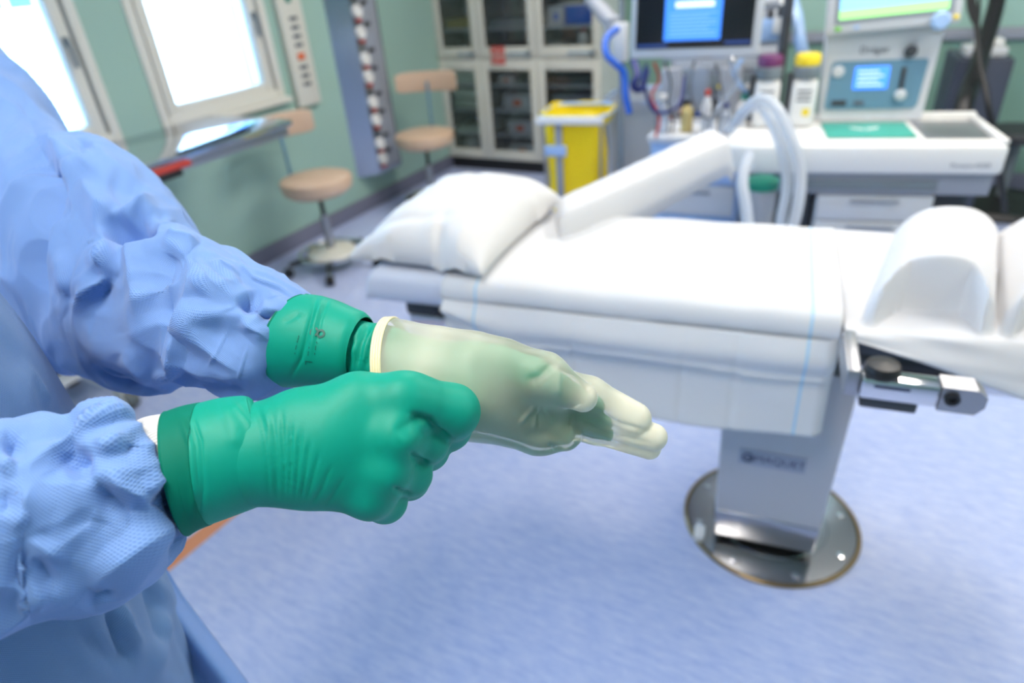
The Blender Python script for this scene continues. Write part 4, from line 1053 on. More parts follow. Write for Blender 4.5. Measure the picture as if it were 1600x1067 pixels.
# ---- implicit surfaces
def sdf_surface(f, lo, hi, h):
    """naive surface nets on a scalar field"""
    lo = np.asarray(lo); hi = np.asarray(hi); n = np.ceil((hi - lo) / h).astype(int) + 1
    ax = [lo[i] + h * np.arange(n[i]) for i in range(3)]
    G = np.stack(np.meshgrid(*ax, indexing='ij'), -1).reshape(-1, 3)
    V = np.concatenate([f(g) for g in np.array_split(G, max(1, len(G) // 400000))]).reshape(n)
    ins = V < 0
    acc = np.zeros((*(n - 1), 3)); cnt = np.zeros(n - 1)
    cor = [(i, j, k) for i in (0, 1) for j in (0, 1) for k in (0, 1)]
    sl = lambda a, c: a[c[0]:c[0] + n[0] - 1, c[1]:c[1] + n[1] - 1, c[2]:c[2] + n[2] - 1]
    for a in cor:
        for d in range(3):
            if a[d]: continue
            b = list(a); b[d] = 1
            va, vb = sl(V, a), sl(V, b); x = (va < 0) != (vb < 0)
            t = np.where(x, va / np.where(x, va - vb, 1), 0)
            for q in range(3):
                acc[..., q] += np.where(x, a[q] + (t if q == d else 0), 0)
            cnt += x
    act = cnt > 0
    idx = -np.ones(act.shape, int); idx[act] = np.arange(act.sum())
    cell = np.argwhere(act)
    P = lo + h * (cell + acc[act] / cnt[act][:, None])
    F = []
    for d in range(3):
        e, g = (d + 1) % 3, (d + 2) % 3
        s0 = [slice(1, n[q] - 1) for q in range(3)]; s1 = list(s0)
        s0[d] = slice(0, n[d] - 1); s1[d] = slice(1, n[d])
        A, B = ins[tuple(s0)], ins[tuple(s1)]
        for sign in (True, False):
            c = np.argwhere((A != B) & (A == sign)); 
            if not len(c): continue
            o = np.array([1, 1, 1]); o[d] = 0; c = c + o
            de = np.zeros(3, int); de[e] = 1; dg = np.zeros(3, int); dg[g] = 1
            q = [idx[tuple((c - x).T)] for x in (0 * de, de, de + dg, dg)]
            q = np.stack(q if sign else q[::-1], 1)
            F.append(q)
    F = np.concatenate(F); F = F[(F >= 0).all(1)]
    return P, F
def smin(a, b, k):
    h = np.maximum(k - np.abs(a - b), 0) / k
    return np.minimum(a, b) - h * h * k * .25
def cone(p, a, b, ra, rb):
    ab = b - a; t = np.clip(((p - a) @ ab) / max(ab @ ab, 1e-12), 0, 1)
    return np.linalg.norm(p - a - t[:, None] * ab, axis=1) - (ra + t * (rb - ra))
def chain(p, pts, k):
    """pts: [(point, radius), ...]"""
    D = None
    for (a, ra), (b, rb) in zip(pts[:-1], pts[1:]):
        q = cone(p, a, b, ra, rb); D = q if D is None else smin(D, q, k)
    return D
def vnormals(V, F):
    F = np.asarray(F); a = V[F[:, 2]] - V[F[:, 0]]; b = V[F[:, 3]] - V[F[:, 1]]
    fn = np.cross(a, b); N = np.zeros_like(V)
    for k in range(4): np.add.at(N, F[:, k], fn)
    return N / np.maximum(np.linalg.norm(N, axis=1), 1e-12)[:, None]
def strokes(V, F, S, conv=lambda x, y: (x, y), both=-.15, wide=1.0, gain=1.0, ends=.25, fade=None):
    """press folds into a surface: each stroke is a line (as seen in the photograph) on its near side,
    (points, width one side, width other side, height in metres, cusp)"""
    N = vnormals(V, F); x, y, d = proj(V)
    view = (V - EYE); view /= np.linalg.norm(view, axis=1)[:, None]
    fac = np.clip((-(N * view).sum(1) - both) / .3, 0, 1)
    D = np.zeros(len(V))
    for (pts, w1, w2, amp, cusp) in S:
        q = [np.array(conv(*p), float) for p in pts]
        L = [np.linalg.norm(b - a) for a, b in zip(q[:-1], q[1:])]; T = sum(L); acc = 0
        best = np.full(len(V), 1e9); side = np.zeros(len(V)); par = np.zeros(len(V))
        for a, b, l in zip(q[:-1], q[1:], L):
            ab = (b - a) / l; rx, ry = x - a[0], y - a[1]
            t = np.clip(rx * ab[0] + ry * ab[1], 0, l)
            ds = np.hypot(rx - t * ab[0], ry - t * ab[1]); m = ds < best
            best = np.where(m, ds, best); side = np.where(m, rx * ab[1] - ry * ab[0], side); par = np.where(m, (acc + t) / T, par)
            acc += l
        w = np.where(side > 0, w1, w2) * wide
        pr = np.exp(-best / w) if cusp == 1 else (np.clip(1 - best / (2.2 * w), 0, 1) ** 1.3 if cusp == 2 else np.exp(-(best / w) ** 2))
        tap = np.clip(par / ends, 0, 1) * np.clip((1 - par) / ends, 0, 1); tap = .15 + .85 * tap * tap * (3 - 2 * tap)
        D += amp * gain * pr * tap
    if fade is not None: fac = fac * fade
    return V + N * (D * fac)[:, None]
def crumple(V, F, amp, freq, seed=0.0, stretch=(1, 1, 1), fade=None):
    """angular cloth relief: broad planes meeting in ridges"""
    N = vnormals(V, F); q = V * np.asarray(stretch) * freq
    nn = noise.noise
    D = np.array([.8 * nn(Vector((a * .6 + seed, b * .6, c * .6 + 3))) - 1.1 * abs(nn(Vector((a + seed, b, c)))) + .45 * abs(nn(Vector((a * 1.9 + 7, b * 1.9 + seed, c * 1.9)))) for a, b, c in q])
    if fade is not None: D = D * fade
    return V + N * (D * amp)[:, None]
def drapery(V, F, uv, amp, fu, fv, seed, fade):
    """long soft-edged folds running round a sleeve, meeting in ridges"""
    N = vnormals(V, F); r = uv[:, 1].max() / (2 * np.pi); th_ = uv[:, 1] / r; nn = noise.noise; D = []
    for s, t in zip(uv[:, 0], th_):
        c_, s_ = math.cos(t), math.sin(t); w = .05 * nn(Vector((s * 9 + seed, c_ * 1.5, s_ * 1.5)))
        a = nn(Vector(((s + .035 * s_ + w) * fu, c_ * fv + seed, s_ * fv)))
        b = nn(Vector(((s - .03 * s_ + w) * fu * 1.9 + 5, c_ * fv * 1.5, s_ * fv * 1.5 + seed)))
        D.append(.9 - 2.4 * abs(a) - .8 * abs(b))
    return V + N * (np.array(D) * amp * fade)[:, None]
def catmull(K, n):
    """K: (m, c) array of keys -> n samples"""
    K = np.asarray(K, float); m = len(K); out = []
    for s in np.linspace(0, m - 1 - 1e-6, n):
        i = int(s); t = s - i
        a, b, c, d = K[max(i - 1, 0)], K[i], K[i + 1], K[min(i + 2, m - 1)]
        out.append(.5 * (2 * b + (c - a) * t + (2 * a - 5 * b + 4 * c - d) * t * t + (3 * b - a - 3 * c + d) * t ** 3))
    return np.array(out)
def traced_tube(stations, n, m, ratio=1.0, power=1.0):
    """a tube whose two sides pass through given edge points; stations: (top x, top y, bottom x, bottom y, depth[, ratio])"""
    tops = np.array([U(s[0], s[1], d=s[4]) for s in stations]); bots = np.array([U(s[2], s[3], d=s[4]) for s in stations])
    rt = np.array([[s[5] if len(s) > 5 else ratio] for s in stations])
    K = catmull(np.concatenate([tops, bots, rt], 1), n)
    T, B, q = K[:, :3], K[:, 3:6], K[:, 6:]
    C = (T + B) / 2; A = (T - B) / 2
    ax = np.gradient(C, axis=0); ax /= np.linalg.norm(ax, axis=1)[:, None]
    nb = np.cross(ax, A); nb /= np.linalg.norm(nb, axis=1)[:, None]
    nb *= np.linalg.norm(A, axis=1)[:, None] * q
    if np.mean((nb * (C - EYE)).sum(1)) > 0: nb = -nb          # towards the viewer
    th = np.linspace(0, 2 * np.pi, m, endpoint=False)
    c_, s_ = np.cos(th), np.sin(th)
    c_ = np.sign(c_) * np.abs(c_) ** power; s_ = np.sign(s_) * np.abs(s_) ** power
    V = C[:, None] + A[:, None] * c_[None, :, None] + nb[:, None] * s_[None, :, None]
    V = V.reshape(-1, 3)
    I = np.arange(n * m).reshape(n, m)
    F = np.stack([I[:-1], np.roll(I, -1, 1)[:-1], np.roll(I, -1, 1)[1:], I[1:]], -1).reshape(-1, 4)
    N = vnormals(V, F)
    if ((V - np.repeat(C, m, 0)) * N).sum() < 0: F = F[:, ::-1]
    arc = np.concatenate([[0], np.cumsum(np.linalg.norm(np.diff(C, axis=0), axis=1))])
    uv = np.stack([np.repeat(arc, m), np.tile(th * np.linalg.norm(A, axis=1).mean(), n)], -1)
    return V, F, uv, (C, A, nb)
def loop_uv(uv, m_circ):
    """uv per vertex; fixes the seam of a closed tube"""
    per = 2 * np.pi * 0
    def f(me, idx):
        co = uv[idx].copy(); mx = uv[:, 1].max(); step = mx / (m_circ - 1)
        st = np.zeros(len(me.polygons), int); me.polygons.foreach_get('loop_start', st)
        for s in range(4):
            pass
        q = co.reshape(-1, 4, 2); wrap = (q[:, :, 1].max(1) - q[:, :, 1].min(1)) > mx * .5
        sub = q[wrap]; sub[:, :, 1] = np.where(sub[:, :, 1] < mx * .5, sub[:, :, 1] + mx + step, sub[:, :, 1]); q[wrap] = sub
        return q.reshape(-1, 2)
    return f

pe = empty('person', (-.86, .035, 0), label='person in a blue surgical gown pulling a cream glove over green gloves', cat='person')
gown = None

# ---- torso and skirt of the gown
lev = [(.34, .27, .34), (.55, .26, .33), (.75, .24, .31), (.95, .215, .29), (1.1, .20, .275), (1.25, .19, .265), (1.38, .175, .25), (1.46, .15, .215), (1.52, .11, .15), (1.56, .075, .085), (1.60, .065, .07)]
K = catmull(np.array(lev), 150)
line = np.array([(-300, -200), (-120, 170), (0, 400), (60, 530), (125, 650), (185, 755), (245, 860), (285, 960), (315, 1067), (345, 1190), (370, 1320), (390, 1500)], float)
m_ = 260; th = np.linspace(0, 2 * np.pi, m_, endpoint=False); TY = .035; K[:, 2] *= .80
rings = []; cxs = []
for z, rx, ry in K:
    best = -.92
    if z < 1.36:
        lo_, hi_ = -1.4, -.5
        for _ in range(22):
            c = (lo_ + hi_) / 2
            x_, y_, d_ = proj(np.stack([c + rx * np.cos(th), TY + ry * np.sin(th), np.full(m_, z)], 1))
            ok = d_ > .15
            lim = np.interp(y_, line[:, 1], line[:, 0])
            if (x_ - lim)[ok].max() > 0: hi_ = c
            else: lo_ = c
        best = lo_
    cxs.append(best)
cxs = np.array(cxs); good = K[:, 0] < 1.36; cxs[~good] = cxs[good][-1]
cxs = np.convolve(np.pad(cxs, 8, mode='edge'), np.ones(17) / 17, 'valid')
V = np.stack([np.repeat(cxs, m_) + np.repeat(K[:, 1], m_) * np.tile(np.cos(th), len(K)), TY + np.repeat(K[:, 2], m_) * np.tile(np.sin(th), len(K)), np.repeat(K[:, 0], m_)], 1)
I = np.arange(len(K) * m_).reshape(len(K), m_)
F = np.stack([I[:-1], np.roll(I, -1, 1)[:-1], np.roll(I, -1, 1)[1:], I[1:]], -1).reshape(-1, 4)
# hanging folds that deepen towards the hem, a soft crumple above
N_ = vnormals(V, F); ang = np.tile(th, len(K)); zz_ = V[:, 2]
fold = np.array([noise.noise(Vector((math.cos(a) * 2.6, math.sin(a) * 2.6, z * .8))) + .6 * noise.noise(Vector((math.cos(a) * 6.5, math.sin(a) * 6.5, z * 1.4 + 5))) for a, z in zip(ang, zz_)])
V = V + N_ * (fold * (.010 + .030 * np.clip(1.15 - zz_, 0, .8)))[:, None]
V = crumple(V, F, .008, 7.0, 2.0, (1, 1, .6))
z4 = lambda X, Y: (X / 2.105, 560 + Y / 2.105)
V = strokes(V, F, [([(365, 800), (420, 960), (440, 1010)], 5, 14, -.012, 0), ([(480, 700), (520, 850), (530, 960)], 4, 10, -.012, 0), ([(500, 690), (545, 800), (530, 960), (515, 1060)], 8, 14, .008, 0),
                   ([(390, 800), (430, 900), (470, 960)], 8, 10, .006, 0), ([(240, 880), (330, 960), (420, 1040)], 10, 12, -.005, 0), ([(60, 20), (100, 70), (160, 170)], 10, 30, .006, 0), ([(90, 30), (110, 110), (140, 190)], 5, 9, -.003, 0)], z4)
uv = np.stack([ang * .26, zz_], 1)
torso = np_mesh('gown', V, F, M_gownshade, pe, uv=loop_uv(uv[:, ::-1], m_))
thin_solid(torso, .0015)
# outer back flap of the gown, swinging out behind the front panel
rows = []
for i in range(50):
    t_ = i / 49; rw = []
    edge = np.array([np.interp(t_, [0, .14, .28, .42, 1], [232, 285, 330, 388, 640]), np.interp(t_, [0, .14, .28, .42, 1], [840, 930, 990, 1067, 1500])])
    for j in range(24):
        s = j / 23
        px_ = edge[0] - s * (70 + 120 * t_); py_ = edge[1] + s * 10
        p = U(px_, py_, d=.80 + .15 * t_ - .05 * math.sin(s * 3.0) + .012 * math.sin(s * 11 + t_ * 5))
        rw.append(p)
    rows.append(rw)
mb = MB(); mb.grid(rows, flip=True); fl = mb.build('gown_flap', M_gown, pe, world=True, smooth=80); thin_solid(fl, .0015)
uvl = fl.data.uv_layers.new(name='UVMap'); 
for lp in fl.data.loops:
    vi = lp.vertex_index; uvl.data[lp.index].uv = ((vi % 24) * .006, (vi // 24) * .007)

# ---- left sleeve (farther arm)
z3 = lambda X, Y: (X / 1.84, 60 + Y / 1.84)
ST = [(-330, -70, -330, 330, .97, .7), (-160, 10, -170, 440, .93, .66), (-60, 30, -60, 500, .93, .58), (2, 92, -10, 530, .905, .56), (42, 166, 40, 555, .875, .55), (95, 222, 85, 568, .83, .56), (128, 212, 118, 580, .795, .58), (160, 222, 150, 591, .76, .62), (205, 258, 185, 600, .715, .64), (238, 318, 218, 610, .675, .67),
      (252, 348, 250, 611, .64, .70), (300, 366, 290, 596, .608, .74), (345, 384, 325, 600, .598, .8), (395, 416, 365, 620, .586, .84), (440, 438, 400, 622, .578, .9), (474, 457, 430, 614, .572, .95), (492, 478, 452, 594, .568, .95)]
V, F, uv, _ = traced_tube(ST, 360, 260)
fade = np.repeat(np.clip((1 - np.linspace(0, 1, 360)) / .12, 0, 1), 260)
V = drapery(V, F, uv, .0062, 13.0, 1.1, 2.0, fade)
V = strokes(V, F, [
    ([(20, 185), (75, 195), (155, 425), (105, 530), (88, 640), (110, 800), (150, 900)], 10, 26, -.016, 2),
    ([(0, 440), (60, 320), (110, 240)], 12, 12, .006, 2),
    ([(60, 260), (150, 300), (225, 345), (165, 415)], 10, 12, .010, 2),
    ([(185, 305), (222, 328), (240, 280)], 7, 10, -.008, 2), ([(250, 285), (300, 360), (420, 430)], 16, 14, .008, 2),
    ([(235, 400), (290, 470), (335, 540)], 10, 16, .010, 2), ([(300, 400), (360, 440), (430, 440)], 14, 12, -.006, 2),
    ([(290, 575), (345, 545), (400, 522), (460, 525)], 7, 12, -.028, 2), ([(440, 455), (390, 500), (340, 535)], 12, 8, .012, 2),
    ([(330, 550), (305, 630), (260, 700), (215, 757)], 8, 16, .012, 2), ([(170, 600), (195, 690), (215, 757)], 8, 10, .007, 2),
    ([(140, 520), (190, 480), (210, 475)], 12, 10, -.007, 2), ([(265, 800), (280, 700), (320, 610)], 8, 16, -.012, 2),
    ([(355, 550), (385, 640), (400, 740), (402, 835)], 9, 9, .006, 2), ([(402, 838), (470, 820), (528, 832), (552, 760), (580, 600)], 9, 20, .008, 2),
    ([(480, 545), (505, 580), (582, 602)], 8, 10, .009, 2), ([(500, 590), (480, 680), (440, 770)], 12, 12, -.006, 2),
    ([(530, 835), (515, 900), (500, 950), (430, 978)], 6, 14, .008, 2), ([(350, 900), (420, 960), (450, 975)], 10, 10, .006, 2),
    ([(560, 690), (640, 720), (700, 700)], 10, 10, .006, 2), ([(600, 650), (660, 665), (700, 690)], 6, 9, .006, 2),
    ([(675, 770), (715, 750), (762, 745)], 5, 12, -.012, 2), ([(735, 785), (775, 795), (815, 800)], 4, 9, -.012, 2), ([(690, 800), (740, 835), (780, 880)], 6, 8, .006, 2),
    ([(650, 590), (690, 650), (730, 690), (800, 715), (855, 750)], 2.5, 2.5, .0022, 2), ([(655, 600), (694, 660), (732, 698), (800, 724), (850, 757)], 1.5, 1.5, -.0016, 2),
    ([(660, 830), (625, 900), (590, 960)], 1.5, 1.5, .0012, 2), ([(715, 880), (690, 960), (680, 995)], 1.5, 1.5, .0012, 2),
    ([(760, 980), (800, 940), (830, 930)], 5, 6, -.007, 2), ([(240, 950), (330, 980), (420, 1000)], 9, 9, -.006, 2), ([(560, 980), (640, 1010), (720, 1015)], 8, 8, -.005, 2),
], z3, wide=1.2, gain=1.35, ends=.35, fade=np.clip(fade * 2, 0, 1))
slv = np_mesh('sleeve', V, F, M_gown, torso, uv=loop_uv(uv, 260)); thin_solid(slv, .0012)

# ---- right sleeve (nearer arm)
ST = [(-760, 420, -900, 900, .36, .9), (-560, 560, -640, 1130, .355, .9), (-260, 690, -260, 1120, .372, .9), (-120, 668, -135, 1060, .386, .88), (0, 658, -8, 994, .40, .86), (60, 655, 62, 964, .410, .85), (110, 655, 128, 954, .418, .85), (145, 638, 176, 940, .425, .85), (178, 637, 208, 918, .432, .85), (190, 646, 236, 896, .438, .66), (193, 658, 262, 876, .443, .48), (195, 672, 264, 854, .446, .44), (199, 690, 256, 832, .444, .42)]
V, F, uv, _ = traced_tube(ST, 330, 260)
fade = np.repeat(np.clip((1 - np.linspace(0, 1, 330)) / .10, 0, 1), 260)
V = drapery(V, F, uv, .0052, 15.0, 1.2, 9.0, fade)
V = strokes(V, F, [
    ([(225, 240), (290, 190), (370, 165), (450, 200)], 12, 14, .008, 2), ([(200, 360), (260, 335), (315, 320)], 8, 16, -.013, 2), ([(240, 240), (235, 300), (180, 370)], 8, 10, -.007, 2),
    ([(120, 400), (80, 470), (30, 590)], 18, 14, .007, 2), ([(300, 405), (370, 450), (440, 495), (520, 510)], 7, 14, -.011, 2), ([(330, 350), (400, 420), (510, 495)], 10, 8, .009, 2),
    ([(300, 270), (350, 285), (420, 250)], 8, 8, .007, 2), ([(390, 320), (450, 280), (500, 300)], 8, 8, -.006, 2), ([(460, 440), (510, 400), (550, 390)], 7, 8, .007, 2), ([(480, 470), (540, 470), (585, 500)], 7, 7, -.008, 2),
    ([(300, 745), (390, 660), (470, 600), (600, 545)], 10, 22, .009, 2), ([(70, 580), (150, 620), (240, 665)], 6, 10, .005, 2), ([(20, 820), (130, 790), (300, 760)], 14, 18, .005, 0),
    ([(45, 790), (60, 700), (85, 610)], 12, 12, -.004, 0), ([(110, 640), (160, 720), (200, 770)], 7, 9, -.005, 2), ([(280, 740), (310, 790), (400, 760)], 8, 8, -.007, 2),
    ([(0, 300), (40, 290), (70, 250)], 10, 12, -.010, 2), ([(0, 380), (30, 350), (60, 340)], 8, 8, .008, 2), ([(0, 520), (30, 480), (10, 420)], 8, 10, -.007, 2),
    ([(540, 650), (580, 610), (610, 560)], 6, 9, -.006, 2), ([(200, 560), (300, 540), (420, 570)], 22, 22, -.006, 2),
], z4, wide=1.3, gain=.85, ends=.4, fade=fade)
slr = np_mesh('sleeve', V, F, M_gown, torso, uv=loop_uv(uv, 260)); thin_solid(slr, .0012)
# knitted cuff between the near sleeve and the glove
V, F, uv, _ = traced_tube([(200, 664, 262, 836, .438, .9), (222, 653, 286, 832, .445, .9), (245, 648, 297, 828, .449, .9), (268, 646, 312, 822, .453, .9), (300, 645, 330, 808, .456, .9)], 60, 160)
np_mesh('knit_cuff', V, F, M_knit, torso, uv=loop_uv(uv, 160))
V, F, uv, _ = traced_tube([(470, 470, 425, 606, .574, .95), (488, 470, 445, 600, .571, .95), (515, 478, 490, 596, .565, .95)], 30, 120)
np_mesh('knit_cuff', V, F, M_knit, torso, uv=loop_uv(uv, 120))

# ---- right glove: a closed fist, back of the hand towards the viewer
def mk(d0):
    def pt(x, y, dz, rpx):
        d = d0 + dz * .001
        return (U(x, y, d=d), rpx * d / FPX)
    return pt
R_ = mk(.456)
palmc = [[R_(330, 728, -2, 62), R_(400, 700, 0, 55), R_(470, 663, 2, 51), R_(560, 630, 6, 44), R_(640, 626, 8, 39)],
         [R_(330, 728, -2, 62), R_(420, 705, -2, 56), R_(520, 680, -4, 46), R_(620, 684, -3, 34)],
         [R_(400, 712, 0, 56), R_(500, 722, -3, 48), R_(604, 738, -1, 33)],
         [R_(400, 720, 2, 54), R_(480, 742, 2, 44), R_(577, 774, 6, 33)],
         [R_(420, 700, 16, 50), R_(520, 690, 26, 52), R_(590, 715, 30, 44)]]
fing = [[R_(636, 628, 8, 37), R_(668, 634, 14, 37), R_(706, 643, 26, 40), R_(700, 668, 52, 33), R_(680, 690, 66, 26)],
        [R_(618, 685, -2, 31), R_(664, 687, 27, 35), R_(668, 702, 50, 30), R_(640, 712, 64, 24)],
        [R_(604, 738, 0, 29), R_(640, 741, 28, 31), R_(640, 750, 50, 27), R_(612, 752, 62, 22)],
        [R_(577, 775, 6, 29), R_(602, 783, 28, 30), R_(600, 786, 46, 25), R_(575, 778, 58, 20)]]
knuc = [R_(628, 622, 1, 36), R_(621, 682, -11, 27), R_(606, 738, -8, 24), R_(582, 776, 0, 24)]
thumb = [R_(470, 650, 24, 40), R_(560, 618, 44, 34), R_(640, 622, 58, 27), R_(700, 648, 66, 23)]
def fist(p):
    D = None
    for c in palmc:
        q = chain(p, c, .012); D = q if D is None else smin(D, q, .018)
    D = smin(D, chain(p, thumb, .006), .010)
    for k, r in knuc: D = smin(D, np.linalg.norm(p - k, axis=1) - r, .014)
    FG = None
    for c in fing:
        q = chain(p, c, .010); FG = q if FG is None else smin(FG, q, .0018)
    return smin(D, FG, .010)
def bounds(chains, pad=.008):
    P = np.array([p for c in chains for p, r in c]); r = max(r for c in chains for p, r in c)
    return P.min(0) - r - pad, P.max(0) + r + pad
lo_, hi_ = bounds(palmc + fing + [thumb])
V, F = sdf_surface(fist, lo_, hi_, .0016)
z2 = lambda X, Y: (200 + X / 2.54, 430 + Y / 2.54)
S = [([(500 + 3 * k, 500), (545 + 6 * k, 640), (565 + 9 * k, 890)], 2.2, 3.2, -.0011, 0) for k in (0, 3)]
S += [([(575, 540), (588, 700), (596, 885)], 2.0, 3, -.0013, 0), ([(610, 520), (618, 700), (622, 890)], 2, 3, -.0013, 0), ([(648, 560), (646, 720), (642, 890)], 2, 3, -.0013, 0), ([(690, 590), (676, 740), (662, 895)], 2, 3.4, -.0012, 0),
      ([(725, 640), (706, 770), (684, 900)], 2, 3.4, -.0011, 0), ([(765, 690), (735, 800), (705, 905)], 2.2, 3.6, -.0010, 0), ([(810, 750), (770, 850), (728, 915)], 2.4, 3.6, -.0009, 0), ([(860, 800), (820, 870), (780, 925)], 2.6, 4, -.0007, 0),
      ([(540, 510), (560, 650), (575, 890)], 4, 4, .0010, 0), ([(665, 600), (660, 740), (652, 890)], 3, 3, .0007, 0), ([(705, 640), (690, 760), (675, 895)], 3, 3, .0007, 0), ([(1060, 640), (1100, 600), (1180, 560)], 10, 16, -.0020, 0), ([(1120, 545), (1200, 575), (1225, 615), (1285, 650)], 4, 7, -.0050, 0), ([(1120, 700), (1165, 738), (1200, 745)], 3, 6, -.0035, 0), ([(1050, 840), (1090, 860), (1130, 868)], 3, 5, -.0030, 0)]
V = strokes(V, F, S, z2)
gr = np_mesh('glove', V, F, M_glove, pe); gr['label'] = 'green glove closed in a fist'
def shell_tube(st, name, m, parent, n=90, mm=180, S=None, conv=None, ripple=0):
    V, F, uv, q = traced_tube(st, n, mm)
    if S: V = strokes(V, F, S, conv or (lambda x, y: (x, y)))
    o = np_mesh(name, V, F, m, parent, uv=loop_uv(uv, mm)); thin_solid(o, .0007, 1.0)
    return o, q
RC = [(258, 645, 297, 833, .4465, .92), (285, 636, 312, 824, .449, .92), (310, 631, 332, 816, .451, .92), (340, 624, 368, 803, .454, .92), (372, 620, 405, 789, .457, .92), (386, 621, 420, 783, .459, .92), (394, 626, 426, 778, .460, .90)]
c1, q1 = shell_tube(RC, 'glove_cuff', M_glove, gr, S=[([(250, 530), (290, 660), (300, 850), (280, 990)], 3, 5, -.0012, 0), ([(200, 540), (250, 680), (262, 850), (250, 990)], 4, 4, .0008, 0), ([(225, 540), (268, 680), (282, 850)], 2.5, 2.5, -.0009, 0), ([(380, 500), (420, 600), (430, 700)], 14, 14, .0014, 0), ([(300, 600), (330, 760), (330, 900)], 14, 14, -.0006, 0), ([(410, 500), (480, 590), (500, 640)], 5, 6, .0009, 0)], conv=z2)
def bead(C, A, nb, r, name, m, parent, n=80):
    pts = [C + A * math.cos(2 * math.pi * k / n) + nb * math.sin(2 * math.pi * k / n) for k in range(n)]
    return MB().tube(pts, r, 8, closed=True).build(name, m, parent, world=True)
bead(q1[0][0], q1[1][0], q1[2][0], .0013, 'rolled_edge', M_glovedk, gr)
V, F, uv, _ = traced_tube([(s[0] + .4, s[1] - 1.0, s[2] + .4, s[3] + 1.0, s[4], s[5] + .006) for s in RC[:3]], 40, 160)
V = strokes(V, F, [([(200, 540), (255, 680), (268, 850), (252, 1000)], 4, 6, .0012, 0), ([(228, 540), (275, 680), (290, 850)], 2.5, 4, -.0009, 0)], z2)
o = np_mesh('turned_edge', V, F, M_glovedk, gr, uv=loop_uv(uv, 160)); thin_solid(o, .0006, 1.0)

# ---- left glove (green) and the cream glove pulled over it
L_ = mk(.550)
hand = [[L_(540, 545, 12, 50), L_(600, 560, 8, 48), L_(660, 580, 6, 49), L_(740, 600, 0, 56)],
        [L_(740, 590, -2, 54), L_(850, 615, 2, 33)], [L_(740, 612, -2, 56), L_(845, 664, 14, 34)]]
hf = [[L_(780, 575, -10, 36), L_(830, 586, -20, 28), L_(876, 604, -23, 20)],
      [L_(840, 606, 6, 27), L_(890, 620, 6, 22), L_(928, 634, 4, 17)],
      [L_(840, 630, 12, 25), L_(895, 646, 12, 20), L_(942, 662, 10, 15)],
      [L_(840, 648, 20, 23), L_(905, 664, 22, 19), L_(945, 678, 20, 14)],
      [L_(830, 664, 16, 26), L_(880, 678, 13, 22)]]
def lhand(p):
    D = None
    for c in hand:
        q = chain(p, c, .01); D = q if D is None else smin(D, q, .016)
    for c in hf: D = smin(D, chain(p, c, .005), .007)
    return D
lo_, hi_ = bounds(hand + hf)
V, F = sdf_surface(lhand, lo_, hi_, .0018)
S = [([(905, 240), (880, 300), (875, 380)], 3, 5, -.0030, 0), ([(960, 200), (925, 280), (905, 380)], 3, 5, -.0028, 0), ([(1000, 220), (960, 300), (945, 380)], 3, 5, -.0022, 0), ([(940, 180), (900, 250), (885, 330)], 4, 5, .0020, 0), ([(990, 190), (950, 260), (930, 370)], 4, 4, .0018, 0)]
V = strokes(V, F, S, z2)
HV, HF = V, F
# cream overglove
lat = [[L_(560, 566, 24, 73), L_(620, 578, 14, 75), L_(680, 590, 6, 77), L_(740, 603, 0, 78)],
       [L_(740, 588, -2, 66), L_(860, 612, 2, 42)], [L_(740, 616, -2, 70), L_(846, 668, 14, 43)]]
lf = [[L_(790, 577, -10, 45), L_(850, 590, -21, 38), L_(911, 621, -26, 23)],
      [L_(840, 600, 6, 38), L_(920, 620, 6, 31), L_(990, 655, 2, 28)],
      [L_(840, 634, 12, 30), L_(930, 656, 10, 24), L_(1021, 683, 4, 22)],
      [L_(840, 652, 22, 28), L_(930, 672, 18, 21), L_(1015, 700, 12, 18)],
      [L_(840, 670, 14, 40), L_(882, 678, 10, 27)]]
C0, C1_ = L_(612, 575, 14, 1)[0], L_(700, 568, 6, 1)[0]
axl = (C1_ - C0) / np.linalg.norm(C1_ - C0); rim_r = 76 * .564 / FPX
def latex(p):
    D = None
    for c in lat:
        q = chain(p, c, .01); D = q if D is None else smin(D, q, .014)
    D = smin(D, chain(p, lf[0], .008), .012)
    FG = None
    for c in lf[1:]:
        q = chain(p, c, .006); FG = q if FG is None else smin(FG, q, .0016)
    return smin(D, FG, .006)
# the hand inside stays a little clear of the stretched latex
_in = np.clip(latex(HV) + .0058, 0, .014) * (((HV - C0) @ axl) > .004); HV = HV - vnormals(HV, HF) * _in[:, None]
gl_ = np_mesh('glove', HV, HF, M_glove, pe); gl_['label'] = 'green glove inside the cream overglove'
LC = [(484, 462, 437, 604, .5725, .95), (500, 463, 460, 604, .5685, .95), (525, 470, 490, 604, .5645, .95), (550, 481, 525, 604, .560, .95), (566, 488, 548, 604, .5575, .95), (573, 496, 556, 600, .5565, .93)]
c2, q2 = shell_tube(LC, 'glove_cuff', M_glove, gl_, S=[([(750, 90), (720, 200), (690, 330), (640, 420)], 2.4, 4, -.0016, 0), ([(770, 90), (740, 200), (725, 330)], 3, 3, .0013, 0), ([(800, 90), (765, 180), (750, 280)], 3, 4, -.0009, 0), ([(690, 150), (640, 180), (610, 190)], 4, 5, -.0008, 0), ([(930, 150), (890, 220), (870, 370)], 4, 5, .0010, 0)], conv=z2)
bead(q2[0][0], q2[1][0], q2[2][0], .0013, 'rolled_edge', M_glovedk, gl_)
